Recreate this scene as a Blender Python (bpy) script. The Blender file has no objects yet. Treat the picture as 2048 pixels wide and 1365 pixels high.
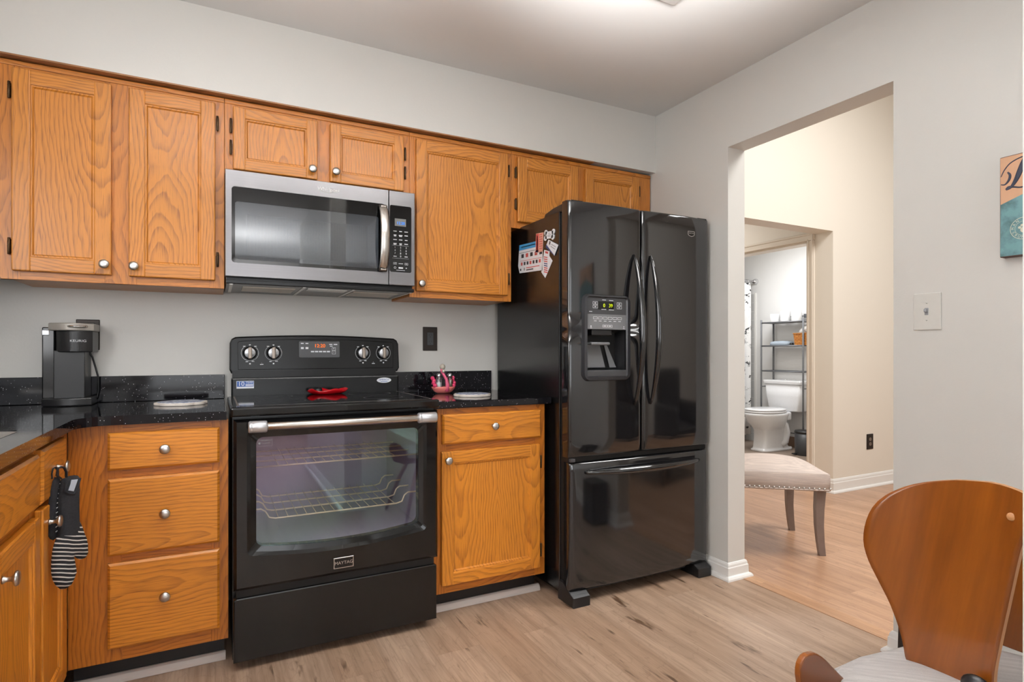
import bpy, bmesh, math, random
from mathutils import Vector, Matrix
random.seed(7)
PI = math.pi
C = bpy.context.scene.collection
SC = bpy.context.scene

# ------------------------------------------------------------------ camera
cam_d = bpy.data.cameras.new('camera')
cam = bpy.data.objects.new('camera', cam_d)
C.objects.link(cam)
cam.location = (0, 0, 1.11)
cam.rotation_euler = (PI / 2, 0, -math.radians(27.378))
cam_d.sensor_width = 36
cam_d.lens = 1147 / 2048 * 36
cam_d.shift_y = 22.5 / 2048
cam_d.clip_start = 0.02
SC.camera = cam

# ------------------------------------------------------------------ world, exposure, large lights
world = bpy.data.worlds.new('world')
SC.world = world
world.use_nodes = True
world.node_tree.nodes['Background'].inputs[0].default_value = (0.95, 0.97, 1.0, 1)
world.node_tree.nodes['Background'].inputs[1].default_value = 0.25
SC.view_settings.view_transform = 'Standard'
SC.view_settings.look = 'None'
SC.view_settings.gamma = 1
SC.view_settings.use_curve_mapping = False
SC.view_settings.exposure = 0.15

def area(name, loc, rot, sx, sy, power, color=(1, 1, 1)):
    d = bpy.data.lights.new(name, 'AREA')
    d.shape = 'RECTANGLE'; d.size = sx; d.size_y = sy; d.energy = power; d.color = color
    o = bpy.data.objects.new(name, d); C.objects.link(o)
    o.location = loc; o.rotation_euler = rot
    return o

area('added_rear_fill', (0.5, -3.85, 1.45), (PI / 2, 0, 0), 2.6, 1.7, 48, (0.94, 0.97, 1))  # added fill from behind the camera, before an unseen window
area('added_rear_uplight', (0.3, -2.2, 1.7), (PI, 0, 0), 0.4, 0.4, 45, (0.97, 0.98, 1))  # added fill, bounced off the ceiling behind the camera
for nm, p, q, pw in (('added_bounce_uplight', (0.42, 0.36, 1.6), (0.46, 0.54, 0.85), 37), ('added_bounce_uplight', (-0.25, 0.30, 1.6), (0.25, 0.65, 0.85), 26)):  # added lights imitating flash bounced off the ceiling, no real floor lamps
    up = area(nm, p, (0, 0, 0), 0.35, 0.35, pw, (1, 1, 1))
    up.data.spread = math.radians(58)
    up.rotation_euler = (-Vector(q)).to_track_quat('Z', 'Y').to_euler()
area('added_left_fill', (-1.0, 0.9, 1.6), (0, -PI / 2, 0), 1.0, 1.2, 22, (0.96, 0.98, 1))  # added fill to brighten the right wall; no window is built here
area('hall_ceiling_lamp', (3.6, 0.9, 3.5), (0, 0, 0), 1.2, 1.2, 98, (1, 0.99, 0.975))
area('bathroom_ceiling_lamp', (5.0, 4.0, 2.42), (0, 0, 0), 0.8, 0.8, 27, (0.98, 0.99, 1))
area('corridor_ceiling_lamp', (3.75, 4.2, 2.42), (0, 0, 0), 0.5, 0.9, 8, (1, 0.98, 0.95))

# ------------------------------------------------------------------ node helpers
def lin(r, g, b):
    f = lambda c: (c / 255 / 12.92) if c / 255 <= 0.04045 else ((c / 255 + 0.055) / 1.055) ** 2.4
    return (f(r), f(g), f(b), 1)

class NT:
    def __init__(s, name):
        s.m = bpy.data.materials.new(name); s.m.use_nodes = True
        s.t = s.m.node_tree; s.t.nodes.clear()
        s.out = s.t.nodes.new('ShaderNodeOutputMaterial')
    def n(s, typ, ins=None, **at):
        nd = s.t.nodes.new('ShaderNode' + typ)
        for k, v in at.items(): setattr(nd, k, v)
        for k, v in (ins or {}).items(): s.put(nd, k, v)
        return nd
    def put(s, nd, k, v):
        sock = nd.inputs[k]
        if isinstance(v, bpy.types.NodeSocket): s.t.links.new(v, sock)
        elif isinstance(v, bpy.types.Node): s.t.links.new(v.outputs[0], sock)
        else: sock.default_value = v
    def math(s, op, a, b=0.0, c=0.0):
        nd = s.n('Math', {0: a, 1: b, 2: c}, operation=op)
        return nd.outputs[0]
    def ramp(s, fac, stops, interp='LINEAR'):
        nd = s.n('ValToRGB', {0: fac})
        cr = nd.color_ramp; cr.interpolation = interp
        while len(cr.elements) < len(stops): cr.elements.new(0.5)
        for e, (p, c) in zip(cr.elements, stops): e.position = p; e.color = c
        return nd.outputs[0]
    def mix(s, f, a, b, mode='MIX'):
        nd = s.t.nodes.new('ShaderNodeMix'); nd.data_type = 'RGBA'; nd.blend_type = mode
        s.put(nd, 0, f); s.put(nd, 6, a); s.put(nd, 7, b)
        return nd.outputs[2]
    def surf(s, sh):
        s.t.links.new(sh.outputs[0] if isinstance(sh, bpy.types.Node) else sh, s.out.inputs[0]); return s.m
    def xyz(s):
        co = s.n('TexCoord').outputs['Object']
        sp = s.n('SeparateXYZ', {0: co})
        return co, sp.outputs[0], sp.outputs[1], sp.outputs[2]
    def comb(s, x=0.0, y=0.0, z=0.0):
        return s.n('CombineXYZ', {0: x, 1: y, 2: z}).outputs[0]
    def noise(s, vec, scale=5.0, detail=2.0, rough=0.5):
        return s.n('TexNoise', {'Vector': vec, 'Scale': scale, 'Detail': detail, 'Roughness': rough}).outputs[0]
    def pbr(s, col, rough=0.5, metal=0.0, bump=None, bs=0.1, bd=0.01, **kw):
        ins = {'Base Color': col, 'Roughness': rough, 'Metallic': metal}
        ins.update({k.replace('_', ' '): v for k, v in kw.items()})
        p = s.n('BsdfPrincipled', ins)
        if bump is not None:
            b = s.n('Bump', {'Height': bump, 'Strength': bs, 'Distance': bd})
            s.put(p, 'Normal', b)
        return s.surf(p)

def plain(name, rgb, rough=0.5, metal=0.0, nscale=60, nb=0.0, var=0.03, **kw):
    t = NT(name)
    co, x, y, z = t.xyz()
    n = t.noise(co, nscale, 3)
    c = lin(*rgb)
    col = t.mix(n, tuple(v * (1 - var) for v in c[:3]) + (1,), tuple(min(1, v * (1 + var)) for v in c[:3]) + (1,))
    return t.pbr(col, rough, metal, n if nb else None, nb, 0.004, **kw)

def paint(name, rgb, rough=0.45, bs=0.06):
    t = NT(name)
    co, x, y, z = t.xyz()
    n = t.noise(co, 140, 2)
    return t.pbr(lin(*rgb), rough, 0, n, bs, 0.004)

def oak(name, grain, light=(200, 128, 46), dark=(128, 70, 18), tilt=0.11):
    t = NT(name)
    co, x, y, z = t.xyz()
    rnd = t.n('ObjectInfo').outputs['Random']
    s = t.math('ADD', x, y)
    across, g = (s, z) if grain == 'V' else (z, s)
    across = t.math('ADD', across, t.math('MULTIPLY', rnd, 3.7))
    g = t.math('ADD', g, t.math('MULTIPLY', rnd, 11.3))
    n1 = t.noise(t.comb(t.math('MULTIPLY', across, 5.0), t.math('MULTIPLY', g, 2.2), 0.0), 1.0, 2)
    n2 = t.noise(t.comb(t.math('MULTIPLY', across, 26.0), t.math('MULTIPLY', g, 7.0), 1.0), 1.0, 2)
    d = t.math('PINGPONG', across, 0.17)
    gg = t.math('MULTIPLY', t.math('PINGPONG', g, 0.83), tilt)
    r = t.math('SQRT', t.math('ADD', t.math('MULTIPLY', d, d), t.math('MULTIPLY', gg, gg)))
    r = t.math('ADD', r, t.math('MULTIPLY', n1, 0.075))
    r = t.math('ADD', r, t.math('MULTIPLY', n2, 0.011))
    w = t.math('FRACT', t.math('MULTIPLY', r, 88.0))
    fine = t.noise(t.comb(t.math('MULTIPLY', across, 420.0), t.math('MULTIPLY', g, 14.0), 2.0), 1.0, 2)
    ring = t.ramp(w, [(0.0, (0, 0, 0, 1)), (0.45, (0.12, 0.12, 0.12, 1)), (0.8, (0.8, 0.8, 0.8, 1)), (0.9, (1, 1, 1, 1)), (1.0, (0, 0, 0, 1))])
    f = t.math('MULTIPLY', ring, t.ramp(fine, [(0.35, (0.35, 0.35, 0.35, 1)), (0.65, (1, 1, 1, 1))]))
    big = t.noise(t.comb(t.math('MULTIPLY', across, 9.0), t.math('MULTIPLY', g, 1.3), 3.0), 1.0, 2)
    base = t.mix(big, lin(*[c * 0.95 for c in light]), lin(*[min(255, c * 1.05) for c in light]))
    pore = t.ramp(fine, [(0.56, (0, 0, 0, 1)), (0.72, (0.55, 0.55, 0.55, 1))])
    col = t.mix(t.math('MULTIPLY', f, 0.86), base, lin(*dark))
    col = t.mix(pore, col, lin(*[c * 0.93 for c in dark]))
    return t.pbr(col, 0.36, 0, fine, 0.05, 0.002, Coat_Weight=0.12, Coat_Roughness=0.2)

def planks(name, c1, c2, cg, pw, pl, rough, knots=0.5, red=0.0):
    t = NT(name)
    co, x, y, z = t.xyz()
    br = t.n('TexBrick', {'Vector': t.comb(y, x, 0.0), 'Color1': (0, 0, 0, 1), 'Color2': (1, 1, 1, 1), 'Mortar': (0.5, 0.5, 0.5, 1),
                          'Scale': 1.0, 'Mortar Size': 0.0006, 'Mortar Smooth': 0.3, 'Brick Width': pl, 'Row Height': pw}, offset=0.37)
    idv = br.outputs[0]
    off = t.math('MULTIPLY', idv, 9.0)
    gx = t.math('ADD', t.math('MULTIPLY', x, 1.0), off)
    n1 = t.noise(t.comb(t.math('MULTIPLY', gx, 26.0), t.math('MULTIPLY', y, 1.6), off), 1.0, 5, 0.62)
    n2 = t.noise(t.comb(t.math('MULTIPLY', gx, 150.0), t.math('MULTIPLY', y, 5.0), off), 1.0, 3, 0.6)
    n3 = t.noise(t.comb(t.math('MULTIPLY', gx, 9.0), t.math('MULTIPLY', y, 3.4), off), 1.0, 2)
    wob = t.math('FRACT', t.math('ADD', t.math('MULTIPLY', n3, 9.0), t.math('MULTIPLY', n1, 1.6)))
    base = t.mix(idv, lin(*c1), lin(*c2))
    g1 = t.ramp(n1, [(0.38, (0, 0, 0, 1)), (0.66, (1, 1, 1, 1))])
    col = t.mix(t.math('MULTIPLY', g1, 0.55), base, lin(*cg))
    g2 = t.ramp(n2, [(0.48, (0, 0, 0, 1)), (0.7, (1, 1, 1, 1))])
    col = t.mix(t.math('MULTIPLY', g2, 0.34), col, lin(*[c * 0.85 for c in cg]))
    g3 = t.ramp(wob, [(0.0, (1, 1, 1, 1)), (0.1, (0, 0, 0, 1)), (1.0, (0, 0, 0, 1))])
    col = t.mix(t.math('MULTIPLY', g3, 0.28), col, lin(*[c * 0.8 for c in cg]))
    kn = t.noise(t.comb(t.math('MULTIPLY', gx, 20.0), t.math('MULTIPLY', y, 3.6), t.math('ADD', off, 5.0)), 1.0, 3, 0.6)
    kk = t.ramp(kn, [(0.63, (0, 0, 0, 1)), (0.70, (1, 1, 1, 1))])
    col = t.mix(t.math('MULTIPLY', kk, knots), col, lin(92, 68, 50))
    col = t.mix(t.math('MULTIPLY', br.outputs[1], 0.45), col, lin(100, 78, 60))
    return t.pbr(col, rough, 0, n2, 0.06, 0.002)

def granite(name):
    t = NT(name)
    co, x, y, z = t.xyz()
    vo = t.n('TexVoronoi', {'Vector': co, 'Scale': 210.0})
    sp = t.math('LESS_THAN', vo.outputs['Distance'], 0.21)
    cs = t.n('SeparateColor', {0: vo.outputs['Color']})
    on = t.math('GREATER_THAN', cs.outputs[0], 0.88)
    f = t.math('MULTIPLY', sp, on)
    n = t.noise(co, 30, 4, 0.6)
    base = t.mix(n, (0.002, 0.002, 0.003, 1), (0.012, 0.011, 0.014, 1))
    col = t.mix(f, base, (0.75, 0.75, 0.78, 1))
    return t.pbr(col, 0.07, 0, Specular_IOR_Level=0.35)

def gloss_black(name, rgb=(14, 14, 15), rough=0.08, tex=0.0, tscale=900, **kw):
    t = NT(name)
    co, x, y, z = t.xyz()
    n = t.noise(co, tscale, 2)
    sm = t.noise(co, 7, 3)
    r = t.math('ADD', rough, t.math('MULTIPLY', sm, 0.05))
    return t.pbr(lin(*rgb), r, 0, n if tex else None, tex, 0.002, **kw)

def brushed(name, rgb, rough=0.3, axis='x', metal=1.0):
    t = NT(name)
    co, x, y, z = t.xyz()
    sx, sz = (4.0, 500.0) if axis == 'x' else (500.0, 4.0)
    n = t.noise(t.comb(t.math('MULTIPLY', t.math('ADD', x, y), sx), t.math('MULTIPLY', z, sz), 0.0), 1.0, 2)
    c = lin(*rgb)
    col = t.mix(n, tuple(v * .86 for v in c[:3]) + (1,), tuple(min(1, v * 1.1) for v in c[:3]) + (1,))
    return t.pbr(col, t.math('ADD', rough - 0.05, t.math('MULTIPLY', n, 0.1)), metal)

def pane(name, tint, refl=0.12, film=0.0):
    t = NT(name)
    tr = t.n('BsdfTransparent', {0: tint})
    if film:
        gl = t.n('BsdfPrincipled', {'Base Color': (0.0, 0.0, 0.0, 1), 'Roughness': 0.03, 'IOR': 1.6, 'Thin Film Thickness': film, 'Thin Film IOR': 1.9})
    else:
        gl = t.n('BsdfGlossy', {0: (1, 1, 1, 1), 1: 0.02})
    fr = t.n('Fresnel', {0: 1.5})
    f = t.math('ADD', t.math('MULTIPLY', fr.outputs[0], 0.9), refl)
    mx = t.n('MixShader', {0: f, 1: tr, 2: gl})
    return t.surf(mx)

def glow(name, rgb, strength):
    t = NT(name)
    return t.surf(t.n('Emission', {0: lin(*rgb), 1: strength}))

def fabric(name, c1, c2, scale=420, rough=0.9):
    t = NT(name)
    co, x, y, z = t.xyz()
    n = t.noise(t.comb(t.math('MULTIPLY', t.math('ADD', x, y), 60.0), t.math('MULTIPLY', z, 240.0), x), 1.0, 3, 0.7)
    f = t.noise(co, scale, 2)
    col = t.mix(t.ramp(n, [(0.35, (0, 0, 0, 1)), (0.65, (1, 1, 1, 1))]), lin(*c1), lin(*c2))
    col = t.mix(t.math('MULTIPLY', f, 0.25), col, lin(*[c * 0.8 for c in c1]))
    return t.pbr(col, rough, 0, f, 0.25, 0.003)

def stripes(name, tiltx=0.0, pitch=0.0115):
    t = NT(name)
    co, x, y, z = t.xyz()
    n = t.noise(co, 14, 2)
    ph = t.math('ADD', t.math('ADD', z, t.math('MULTIPLY', t.math('ADD', x, y), tiltx)), t.math('MULTIPLY', n, 0.012))
    w = t.math('FRACT', t.math('DIVIDE', ph, pitch))
    f = t.math('LESS_THAN', w, 0.3)
    col = t.mix(f, lin(28, 29, 34), lin(225, 222, 216))
    return t.pbr(col, 0.9, 0, t.noise(co, 500, 2), 0.2, 0.002)

M = {}
M['wall'] = paint('painted_wall', (214, 212, 207), .33)
M['ceil'] = paint('painted_ceiling', (224, 223, 221), 0.7)
M['beige'] = paint('beige_paint', (233, 226, 214))
M['bath'] = paint('bathroom_paint', (230, 230, 230))
M['trim'] = paint('white_trim', (236, 235, 232), 0.3, 0.02)
M['casing'] = paint('cream_casing', (226, 216, 202), 0.35, 0.02)
M['oakV'] = oak('oak_upright_grain', 'V')
M['oakH'] = oak('oak_level_grain', 'H')
M['oakVb'] = oak('oak_base_upright_grain', 'V', (210, 133, 40), (142, 78, 18))
M['oakHb'] = oak('oak_base_level_grain', 'H', (210, 133, 40), (142, 78, 18))
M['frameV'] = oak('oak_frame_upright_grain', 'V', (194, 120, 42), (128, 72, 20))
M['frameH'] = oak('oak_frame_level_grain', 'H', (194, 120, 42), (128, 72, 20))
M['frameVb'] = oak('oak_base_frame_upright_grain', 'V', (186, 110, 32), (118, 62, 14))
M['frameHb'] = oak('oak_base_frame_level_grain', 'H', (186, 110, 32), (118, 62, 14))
M['fascia'] = oak('dark_filler_wood', 'H', (158, 108, 68), (124, 78, 44))
M['floor'] = planks('grey_oak_planks', (184, 158, 136), (166, 138, 115), (118, 91, 72), 0.18, 1.22, 0.42, 1.0)
M['hallfloor'] = planks('warm_oak_planks', (200, 160, 130), (184, 144, 114), (142, 104, 80), 0.13, 1.0, 0.3, 0.12)
M['strip'] = planks('warm_threshold_wood', (202, 160, 124), (192, 150, 116), (156, 116, 86), 0.5, 3.0, 0.35, 0.05)
M['granite'] = granite('black_sparkle_granite')
M['kick'] = plain('black_toe_kick', (20, 20, 22), 0.4)
M['shoe'] = paint('grey_white_shoe', (205, 196, 190), 0.4, 0.02)
M['nickel'] = brushed('satin_nickel', (205, 203, 200), 0.3)
M['hinge'] = plain('antique_bronze', (78, 60, 42), 0.35, 0.9)
M['blk'] = gloss_black('appliance_black', (13, 13, 14), 0.07)
M['blkm'] = gloss_black('appliance_black_satin', (11, 11, 12), 0.2, 0.05, Specular_IOR_Level=0.3)
M['conblk'] = gloss_black('console_black', (11, 10, 10), 0.16, 0.05, 600, Specular_IOR_Level=0.25)
M['blktex'] = gloss_black('textured_black', (10, 10, 11), 0.2, 0.12, 600, Specular_IOR_Level=0.5)
M['fridge'] = gloss_black('fridge_black', (22, 22, 24), 0.05, Specular_IOR_Level=1.0)
M['fridgeside'] = gloss_black('fridge_side_black', (14, 14, 15), 0.16, 0.12, 600, Specular_IOR_Level=0.8)
M['ceram'] = gloss_black('ceramic_glass_black', (8, 8, 9), 0.03)
M['plast'] = plain('black_plastic', (26, 26, 28), 0.35)
M['grayplast'] = plain('dark_grey_plastic', (62, 63, 66), 0.4)
M['keypad'] = plain('mid_grey_keypad', (118, 119, 122), 0.4)
M['dark'] = plain('deep_black', (6, 6, 7), 0.6)
M['bss'] = brushed('black_stainless', (128, 126, 128), 0.3, 'x', 0.9)
M['steel'] = brushed('stainless_steel', (205, 200, 194), 0.25)
M['cap'] = plain('silver_paint', (200, 202, 206), 0.35, 0.7)
M['tan'] = plain('warm_grey_metal', (140, 128, 118), 0.35, 0.6)
M['white'] = plain('white_plastic', (235, 235, 233), 0.35)
M['mark'] = plain('white_print', (226, 228, 232), 0.6)
M['markg'] = plain('grey_print', (150, 152, 156), 0.6)
M['chrome'] = plain('chrome', (225, 225, 228), 0.12, 1.0)
M['cavity'] = plain('oven_enamel', (150, 146, 166), 0.4)
M['rack'] = plain('oven_rack_wire', (222, 205, 168), 0.3, 0.4)
t = NT('oven_window_glass')
tr = t.n('BsdfTransparent', {0: (0.97, 0.96, 0.99, 1)})
lw = t.n('LayerWeight', {0: 0.5})
irid = t.ramp(lw.outputs['Facing'], [(0.0, (0.78, 0.62, 0.80, 1)), (0.025, (0.72, 0.66, 0.84, 1)), (0.05, (0.55, 0.86, 0.74, 1)), (0.085, (0.62, 0.80, 0.76, 1)), (0.13, (0.76, 0.60, 0.86, 1))])
gl = t.n('BsdfGlossy', {0: irid, 1: 0.03})
M['ovenglass'] = t.surf(t.n('MixShader', {0: 0.12, 1: tr, 2: gl}))
M['mwglass'] = pane('microwave_window_glass', (0.62, 0.64, 0.66, 1), 0.05)
M['clear'] = pane('clear_glass', (0.93, 0.95, 0.95, 1), 0.05)
M['porc'] = plain('white_porcelain', (236, 237, 240), 0.1)
M['greymetal'] = plain('grey_painted_metal', (112, 114, 118), 0.4, 0.4)
M['orange_lcd'] = glow('orange_digits', (255, 110, 20), 1.6)
M['blue_lcd'] = glow('blue_digits', (20, 140, 255), 1.4)
M['yellow_lcd'] = glow('yellow_digits', (215, 235, 20), 1.2)
M['lcd'] = plain('grey_screen', (108, 108, 106), 0.3)
M['lightglow'] = plain('white_diffuser', (226, 226, 224), .4)
M['fixture'] = plain('grey_fixture_metal', (176, 170, 165), 0.5)
M['fixture_dk'] = plain('dark_fixture_metal', (95, 90, 86), 0.5)

# ------------------------------------------------------------------ mesh helpers
class B:
    def __init__(s): s.bm = bmesh.new()
    def add(s, t, mi=0, smooth=False, mat=None):
        for f in t.faces:
            f.material_index = mi; f.smooth = smooth
        if mat is not None: t.transform(mat)
        me = bpy.data.meshes.new('tmp'); t.to_mesh(me); t.free()
        s.bm.from_mesh(me); bpy.data.meshes.remove(me); return s
    def box(s, x0, x1, y0, y1, z0, z1, mi=0, bev=0.0, seg=2, mp=None, smooth=False):
        t = bmesh.new()
        bmesh.ops.create_cube(t, size=1)
        for v in t.verts:
            v.co = Vector((x0 + (v.co.x + .5) * (x1 - x0), y0 + (v.co.y + .5) * (y1 - y0), z0 + (v.co.z + .5) * (z1 - z0)))
        if bev:
            bmesh.ops.bevel(t, geom=t.edges[:], offset=min(bev, .49 * min(abs(x1 - x0), abs(y1 - y0), abs(z1 - z0))), segments=seg, affect='EDGES', profile=.5)
        if mp:
            for v in t.verts: v.co = Vector(mp(*v.co))
            bmesh.ops.recalc_face_normals(t, faces=t.faces)
        return s.add(t, mi, smooth)
    def lathe(s, prof, c, axis=(0, 0, 1), seg=24, mi=0, smooth=True, sx=1, sy=1):
        t = bmesh.new(); rings = []
        for r, h in prof:
            rings.append([t.verts.new((r * math.cos(2 * PI * k / seg) * sx, r * math.sin(2 * PI * k / seg) * sy, h)) for k in range(seg)])
        for a, b in zip(rings, rings[1:]):
            for k in range(seg):
                t.faces.new((a[k], a[(k + 1) % seg], b[(k + 1) % seg], b[k]))
        for rg, p in ((rings[0], prof[0]), (rings[-1], prof[-1])):
            if p[0] > 1e-5: t.faces.new(rg)
        bmesh.ops.remove_doubles(t, verts=t.verts, dist=1e-6)
        bmesh.ops.recalc_face_normals(t, faces=t.faces)
        q = Vector((0, 0, 1)).rotation_difference(Vector(axis))
        return s.add(t, mi, smooth, Matrix.Translation(c) @ q.to_matrix().to_4x4())
    def cyl(s, c0, c1, r, seg=20, mi=0, r2=None):
        c0, c1 = Vector(c0), Vector(c1); L = (c1 - c0).length; r2 = r if r2 is None else r2; e = min(r, r2, L) * .12
        return s.lathe([(0, 0), (r - e, 0), (r, e), (r2, L - e), (r2 - e, L), (0, L)], c0, (c1 - c0).normalized(), seg, mi)
    def tube(s, pts, rad, seg=10, mi=0, flat=1.0, closed=False, upv=(0, 0, 1)):
        P = [Vector(p) for p in pts]; n = len(P)
        R = rad if isinstance(rad, (list, tuple)) else [rad] * n
        t = bmesh.new(); rings = []; prev = None
        for i, p in enumerate(P):
            if closed: tg = (P[(i + 1) % n] - P[i - 1]).normalized()
            else: tg = (P[min(i + 1, n - 1)] - P[max(i - 1, 0)]).normalized()
            if prev is None:
                u = Vector(upv)
                if abs(u.dot(tg)) > .95: u = Vector((1, 0, 0))
                a = tg.cross(u).normalized()
            else:
                a = (prev - tg * prev.dot(tg)).normalized()
            prev = a; b = tg.cross(a)
            rings.append([t.verts.new(p + (a * math.cos(2 * PI * k / seg) * R[i] + b * math.sin(2 * PI * k / seg) * R[i] * flat)) for k in range(seg)])
        pr = list(zip(rings, rings[1:])) + ([(rings[-1], rings[0])] if closed else [])
        for a, b in pr:
            for k in range(seg): t.faces.new((a[k], a[(k + 1) % seg], b[(k + 1) % seg], b[k]))
        if not closed: t.faces.new(rings[0]); t.faces.new(rings[-1])
        bmesh.ops.recalc_face_normals(t, faces=t.faces)
        return s.add(t, mi, True)
    def prism(s, poly, mp, c0, c1, mi=0, bev=0.0, smooth=False, seg=2):
        t = bmesh.new()
        lo = [t.verts.new((a, b, c0)) for a, b in poly]
        hi = [t.verts.new((a, b, c1)) for a, b in poly]
        n = len(poly)
        t.faces.new(lo); t.faces.new(hi)
        for k in range(n): t.faces.new((lo[k], lo[(k + 1) % n], hi[(k + 1) % n], hi[k]))
        bmesh.ops.recalc_face_normals(t, faces=t.faces)
        if bev:
            es = [e for e in t.edges if abs(e.verts[0].co.z - e.verts[1].co.z) < 1e-7]
            bmesh.ops.bevel(t, geom=es, offset=bev, segments=seg, affect='EDGES', profile=.5)
        for v in t.verts: v.co = Vector(mp(*v.co))
        bmesh.ops.recalc_face_normals(t, faces=t.faces)
        return s.add(t, mi, smooth)
    def loft(s, loops, mi=0, smooth=True, caps=True):
        t = bmesh.new(); R = [[t.verts.new(p) for p in L] for L in loops]; n = len(R[0])
        for a, b in zip(R, R[1:]):
            for k in range(n): t.faces.new((a[k], a[(k + 1) % n], b[(k + 1) % n], b[k]))
        if caps: t.faces.new(R[0]); t.faces.new(R[-1])
        bmesh.ops.recalc_face_normals(t, faces=t.faces)
        return s.add(t, mi, smooth)
    def grid(s, rows, mi=0, smooth=True, thick=None):
        t = bmesh.new(); R = [[t.verts.new(p) for p in L] for L in rows]
        for a, b in zip(R, R[1:]):
            for k in range(len(a) - 1): t.faces.new((a[k], a[k + 1], b[k + 1], b[k]))
        if thick:
            bmesh.ops.recalc_face_normals(t, faces=t.faces)
            bmesh.ops.solidify(t, geom=t.faces[:], thickness=thick)
        return s.add(t, mi, smooth)
    def ring(s, outer, inner, mp, c_o, c_i, mi=0, smooth=False):
        t = bmesh.new()
        a = [t.verts.new(mp(p[0], p[1], c_o)) for p in outer]; b = [t.verts.new(mp(p[0], p[1], c_i)) for p in inner]
        n = len(a)
        for k in range(n): t.faces.new((a[k], a[(k + 1) % n], b[(k + 1) % n], b[k]))
        return s.add(t, mi, smooth)
    def face(s, pts, mi=0):
        t = bmesh.new(); t.faces.new([t.verts.new(p) for p in pts]); return s.add(t, mi)
    def ball(s, c, r, mi=0, sc=(1, 1, 1), u=16, v=10):
        t = bmesh.new(); bmesh.ops.create_uvsphere(t, u_segments=u, v_segments=v, radius=r)
        return s.add(t, mi, True, Matrix.Translation(c) @ Matrix.Diagonal((sc[0], sc[1], sc[2], 1)))
    def text(s, body, size, mp, c=0.0, a0=0, b0=0, mi=0, depth=0.0004, align='CENTER', sx=1.0):
        cu = bpy.data.curves.new('tmp_text', 'FONT'); cu.body = body; cu.size = size; cu.align_x = align; cu.align_y = 'CENTER'; cu.extrude = depth / 2
        o = bpy.data.objects.new('tmp_text', cu); C.objects.link(o)
        bpy.context.view_layer.update()
        me = bpy.data.meshes.new_from_object(o.evaluated_get(bpy.context.evaluated_depsgraph_get()))
        bpy.data.objects.remove(o); bpy.data.curves.remove(cu)
        t = bmesh.new(); t.from_mesh(me); bpy.data.meshes.remove(me)
        for v in t.verts: v.co = Vector(mp(a0 + v.co.x * sx, b0 + v.co.y, c + depth / 2 + v.co.z))
        bmesh.ops.recalc_face_normals(t, faces=t.faces)
        return s.add(t, mi)
def tag(o, label=None, cat=None, group=None, kind=None):
    if label: o['label'] = label
    if cat: o['category'] = cat
    if group: o['group'] = group
    if kind: o['kind'] = kind
    return o

def thing(name, label, cat, loc, group=None):
    o = bpy.data.objects.new(name, None); C.objects.link(o)
    o.empty_display_size = 0.05
    o.location = loc
    THINGS[o.name] = Vector(loc)
    return tag(o, label, cat, group)
THINGS = {}

def part(b, name, mats, parent, label=None):
    me = bpy.data.meshes.new(name); b.bm.to_mesh(me); b.bm.free()
    for m in (mats if isinstance(mats, (list, tuple)) else [mats]): me.materials.append(M[m])
    o = bpy.data.objects.new(name, me); C.objects.link(o); o.parent = parent
    if parent.name in THINGS:                       # direct part: keep mesh coordinates in the room's frame
        o.matrix_parent_inverse = Matrix.Translation(-THINGS[parent.name])
    if label: o['label'] = label
    return o

def single(b, name, mats, label, cat, group=None):
    return tag(part_free(b, name, mats), label, cat, group)
def part_free(b, name, mats):
    me = bpy.data.meshes.new(name); b.bm.to_mesh(me); b.bm.free()
    for m in (mats if isinstance(mats, (list, tuple)) else [mats]): me.materials.append(M[m])
    o = bpy.data.objects.new(name, me); C.objects.link(o); return o
def struct(b, name, mats):
    return tag(part_free(b, name, mats), kind='structure')

def front(y):   # facing the camera side: a = x, b = z, c = towards the viewer
    return lambda a, b, c: (a, y - c, b)
def sidex(x):   # facing +x: a = y, b = z
    return lambda a, b, c: (x + c, a, b)
def sidexn(x):  # facing -x: a = -y (reads left to right), b = z
    return lambda a, b, c: (x - c, -a, b)

def rrect(a0, a1, b0, b1, r, n=6):
    P = []
    for cx, cy, st in ((a1 - r, b0 + r, -90), (a1 - r, b1 - r, 0), (a0 + r, b1 - r, 90), (a0 + r, b0 + r, 180)):
        for k in range(n + 1):
            t = math.radians(st + 90 * k / n); P.append((cx + r * math.cos(t), cy + r * math.sin(t)))
    return P

def outer_for(inner, a0, a1, b0, b1):
    """for every inner point, a point on the rectangle border in the same direction from its centre, corners kept"""
    ca, cb = (a0 + a1) / 2, (b0 + b1) / 2
    ia = (min(p[0] for p in inner) + max(p[0] for p in inner)) / 2; ib = (min(p[1] for p in inner) + max(p[1] for p in inner)) / 2
    out = []
    for a, b in inner:
        da, db = a - ia, b - ib
        hw = (max(p[0] for p in inner) - min(p[0] for p in inner)) / 2; hh = (max(p[1] for p in inner) - min(p[1] for p in inner)) / 2
        ka, kb = da / hw, db / hh
        m = max(abs(ka), abs(kb))
        out.append((ca + ka / m * (a1 - a0) / 2, cb + kb / m * (b1 - b0) / 2))
    # snap the closest point to each corner
    for cx, cy in ((a0, b0), (a1, b0), (a1, b1), (a0, b1)):
        k = min(range(len(out)), key=lambda i: (out[i][0] - cx) ** 2 + (out[i][1] - cy) ** 2)
        out[k] = (cx, cy)
    return out

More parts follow.
